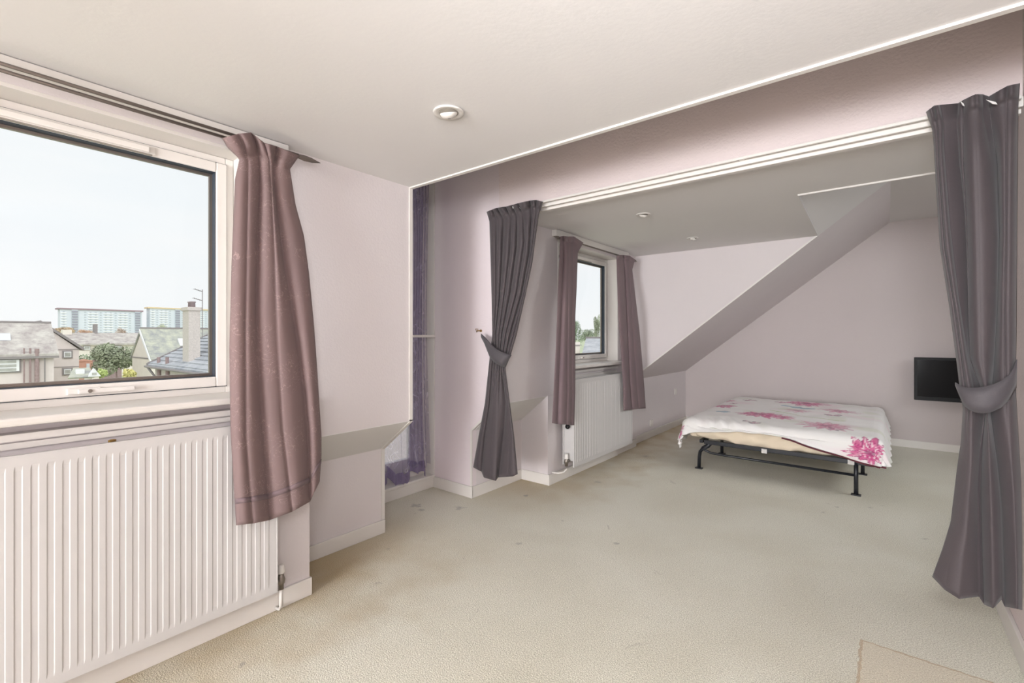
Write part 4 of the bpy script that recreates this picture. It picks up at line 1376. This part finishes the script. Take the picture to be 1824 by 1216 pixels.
# chimney
tt_ = 25.3
u_ = (336-912)/FPX
cx_, cy_ = tt_*(CS*u_-SN), tt_*(SN*u_+CS)
ZB_ = ZN+pit*(cy_-YN)-.6
ztop = EYE+(HY-551)/FPX*tt_
ch = thing('chimney', 'tall roughcast chimney with two clay pots on the neighbouring slate roof', 'chimney', (cx_-.45, cy_+.27, ZB_))
MB().box(cx_-.95, cx_, cy_, cy_+.55, ZB_, ztop).build('stack', M['harl'], ch)
MB().box(cx_-1.02, cx_+.07, cy_-.07, cy_+.62, ztop-.05, ztop+.14, bev=.02).build('cap', M['harl'], ch)
for dx in (-.62, -.30):
    MB().lathe([(.13, 0), (.12, .25), (.15, .27), (.15, .32)], (cx_+dx, cy_+.28, ztop+.14), 'z', 14).build('pot', M['clay'], ch, smooth=True)
ae = thing('aerial', 'thin television aerial mast beside the tall roughcast chimney', 'aerial', (cx_+.1, cy_+.6, ztop-1.5))
zt_ = EYE+(HY-514)/FPX*tt_
ax0 = Vector((cx_+.1, cy_+.62, 0))
MB().tube([(ax0.x, ax0.y, ztop-1.6), (ax0.x, ax0.y, zt_)], .02, 6).build('mast', M['dark_trim'], ae)
for k, (zz, dy) in enumerate(((zt_-.12, -.38), (zt_-.62, -.42))):
    MB().tube([(ax0.x, ax0.y, zz), (ax0.x, ax0.y+dy, zz+.12)], .015, 6).build('boom', M['dark_trim'], ae)
    for j in range(5):
        yy = ax0.y+dy*(j+1)/5
        MB().tube([(ax0.x-.2, yy, zz+.12*(j+1)/5), (ax0.x+.2, yy, zz+.12*(j+1)/5)], .01, 5).build('element', M['dark_trim'], ae)

# --- small shed with a white gable
XD = -48.0
pa, pb = zc(157, 671, XD), zc(180, 671, XD); pt = zc(168, 656, XD)
sh = thing('shed', 'small dark-roofed outbuilding with a white gable low outside the near window', 'shed', (XD-1, pt.y, G_))
m = MB(); m.prism([(pa.y, pa.z), (pb.y, pa.z), (pt.y, pt.z)], 'x', XD-.5, XD)
m.build('gable', M['flat_white'], sh)
m = MB(); m.prism([(pa.y+.25, pa.z), (pa.y+.25, G_), (pb.y-.1, G_), (pb.y-.1, pa.z)], 'x', XD-3, XD-.1)
m.build('wall', M['cream_render'], sh)
pl_, pr_ = zc(131, 656, XD-1.5), zc(121, 671, XD)
m = MB(); m.hull8([(XD, pr_.y, pa.z), (XD, pt.y, pa.z), (XD-1.6, pt.y, pt.z), (XD-1.6, pl_.y, pt.z)],
                  [(XD-.1, pr_.y, pa.z-.1), (XD-.1, pt.y, pa.z-.1), (XD-1.6, pt.y, pt.z-.15), (XD-1.6, pl_.y, pt.z-.15)])
m.build('roof', M['slate2'], sh)
qa = zc(142, 664, XD-.8)
m = MB(); m.box(XD-1.0, XD-.6, qa.y-.25, qa.y+.25, qa.z-.28, qa.z+.28)
m.build('rooflight', M['flat_white'], sh)
m = MB(); m.box(XD, XD+.03, pt.y-.13, pt.y+.13, pa.z+.12, pa.z+.3)
m.build('window', M['outer_glass'], sh)

# --- long blocks of flats on the horizon
def flats(label, pxa, pxb, ytop, roofm, cores, seed):
    XFL = -700.0
    a = zc(pxa, ytop, XFL); b = zc(pxb, ytop, XFL)
    zt2 = a.z
    f = thing('apartment_block', label, 'building', (XFL, (a.y+b.y)/2, G_), 'long blocks of flats')
    MB().box(XFL-14, XFL, a.y, b.y, G_, zt2).build('wall', M['flat_wall'], f)
    MB().box(XFL-15, XFL+1.2, a.y-2.2, b.y+1, zt2, zt2+1.6).build('parapet', roofm, f)
    rnd = random.Random(seed)
    nfl = 10; fh = 2.85
    win = MB(); pan = MB()
    y = a.y+2
    col_ = 0
    cy = [zc(c, ytop, XFL).y for c in cores]
    while y < b.y-3:
        if all(abs(y+1.2-c) > 5 for c in cy):
            for k in range(nfl):
                z = zt2-2.4-k*fh
                win.box(XFL, XFL+.25, y, y+1.7, z-.55, z+.55)
                if col_ % 3 != 1:
                    pan.box(XFL, XFL+.7, y-1.3, y+3.0, z-1.9, z-.75)
        y += 4.4; col_ += 1
    tag(win.build('window', M['flat_win'], f), kind='stuff')
    tag(pan.build('balcony', M['flat_white'], f), kind='stuff')
    for c in cy:
        MB().box(XFL, XFL+1.2, c-2.6, c+2.6, G_, zt2).build('stair_tower', M['flat_win'], f)
        for k in range(nfl):
            z = zt2-2.2-k*fh
            MB().box(XFL+1.1, XFL+1.6, c-2.3, c+2.3, z-.8, z+.8).build('stair_glazing', M['flat_dark'], f)
flats('long pale block of flats with a maroon roof line on the horizon', 107, 253, 550.5, M['maroon_roof'], (133, 245), 1)
flats('long pale block of flats with an ochre roof line behind the roughcast chimney', 267, 440, 549.0, M['ochre_roof'], (316, 377), 2)

# --- planting
def tr(label, name, cat, px, py, X, rpx, rpy, col, n, seed):
    c_ = zc(px, py, X)
    d = (Vector((CS*0-SN, 0, 0)))
    t_ = X/ray(px, py).x
    rx, rz = rpx/FPX*t_, rpy/FPX*t_
    tree(label, cat, name, c_, (rx*.9, rx, rz), col, n, max(.10, rx*.055), seed)
tr('large round green bush between the pink gable and the cream gable', 'round_bush', 'bush', 206, 640, -72, 34, 28, srgb(173, 182, 155), 5200, 3)
tr('small bright green bush right of the white shed gable', 'small_bush', 'bush', 182, 666, -50, 8, 9, srgb(201, 215, 146), 900, 4)
tr('yellow bush at the foot of the cream gable', 'yellow_bush', 'bush', 231, 668, -52, 10, 10, srgb(224, 218, 149), 900, 5)
tr('autumn trees with orange leaves left of the maroon-roofed flats', 'autumn_tree', 'tree', 112, 590, -165, 20, 9, srgb(216, 194, 165), 2200, 6)
tr('low orange tree before the maroon-roofed flats', 'autumn_tree', 'tree', 152, 591, -165, 12, 5, srgb(227, 190, 165), 1200, 7)
tr('russet tree rising over the long low house row', 'autumn_tree', 'tree', 217, 590, -165, 9, 7, srgb(208, 187, 173), 1000, 8)
tr('pale green tree over the ridge of the mossy roof', 'autumn_tree', 'tree', 290, 584, -165, 10, 9, srgb(208, 212, 188), 900, 9)
hq = zc(160, 635, -92)
hg = thing('hedge', 'dark green hedge behind the small shed and left of the bush', 'hedge', (-92, hq.y, G_))
leaves('foliage', mat('hedge_leaf', srgb(173, 184, 159), .9, noise_scale=.8, noise_amt=.3), hg, (-92, hq.y, hq.z-.6), (1.2, 4.5, 1.0), 2500, .16, 11)
MB().box(-92.5, -91.5, hq.y-3.6, hq.y+3.6, G_, hq.z-.5).build('stems', M['brown'], hg)
q = zc(152, 646, -80)
pe = thing('playhouse', 'orange and blue garden play equipment beside the hedge', 'play equipment', (-80, q.y, G_))
MB().box(-80.6, -80, q.y-.9, q.y+.7, G_, q.z+.2).build('wall', M['orange'], pe)
MB().prism([(q.y-1.1, q.z+.2), (q.y+.9, q.z+.2), (q.y-.1, q.z+.5)], 'x', -80.7, -79.9).build('roof', M['orange'], pe)
MB().box(-80, -79.9, q.y+.1, q.y+.4, G_, q.z-.1).build('door', M['flat_wall'], pe)

# --- what shows through the far window
XH = -22.0
YH = 36.0
qe = AY(1036, 632, YH); qt = AY(1044, 602, YH+5)
hh = thing('house', 'blue-grey slate roof seen low through the small far window', 'house', (qe.x+6, YH+5, G_))
m = MB()
m.hull8([(qe.x, YH, qe.z), (qe.x+16, YH, qe.z), (qe.x+16, YH+5, qt.z), (qt.x, YH+5, qt.z)],
        [(qe.x, YH, qe.z-.2), (qe.x+16, YH, qe.z-.2), (qe.x+16, YH+5, qt.z-.2), (qt.x, YH+5, qt.z-.2)])
m.build('roof', M['slate3'], hh)
MB().box(qt.x, qe.x+16, YH+4.9, YH+5.1, qt.z-.05, qt.z+.14).build('ridge', M['dark_trim'], hh)
MB().box(qe.x+.3, qe.x+15.8, YH+.3, YH+9.7, G_, qe.z-.2).build('wall', M['harl'], hh)
q1 = zc(1022, 610, XH); q2 = zc(1033, 610, XH)
cc = thing('chimney', 'pale chimney with a dark cap seen at the left of the small far window', 'chimney', (XH, q1.y, G_))
MB().box(XH-.8, XH, q1.y-1, q2.y, G_, zc(1028, 609, XH).z).build('stack', M['cream_render'], cc)
MB().box(XH-.9, XH+.1, q1.y-1, q2.y+.15, zc(1028, 615, XH).z, zc(1028, 614, XH).z).build('cap', M['dark_trim'], cc)
MB().lathe([(.16, 0), (.13, .5), (.16, .55)], (XH-.4, q2.y-.5, zc(1028, 609, XH).z), 'z', 12).build('pot', M['clay'], cc, smooth=True)
tr('tall green tree at the left of the small far window', 'garden_tree', 'tree', 1024, 588, -52, 16, 27, srgb(165, 180, 155), 4200, 12)
tr('low dark trees over the blue-grey slate roof in the far window', 'garden_tree', 'tree', 1048, 597, -58, 16, 12, srgb(165, 177, 152), 2600, 13)
tr('tall green tree at the right of the small far window', 'garden_tree', 'tree', 1064, 585, -50, 8, 24, srgb(177, 185, 159), 2600, 14)
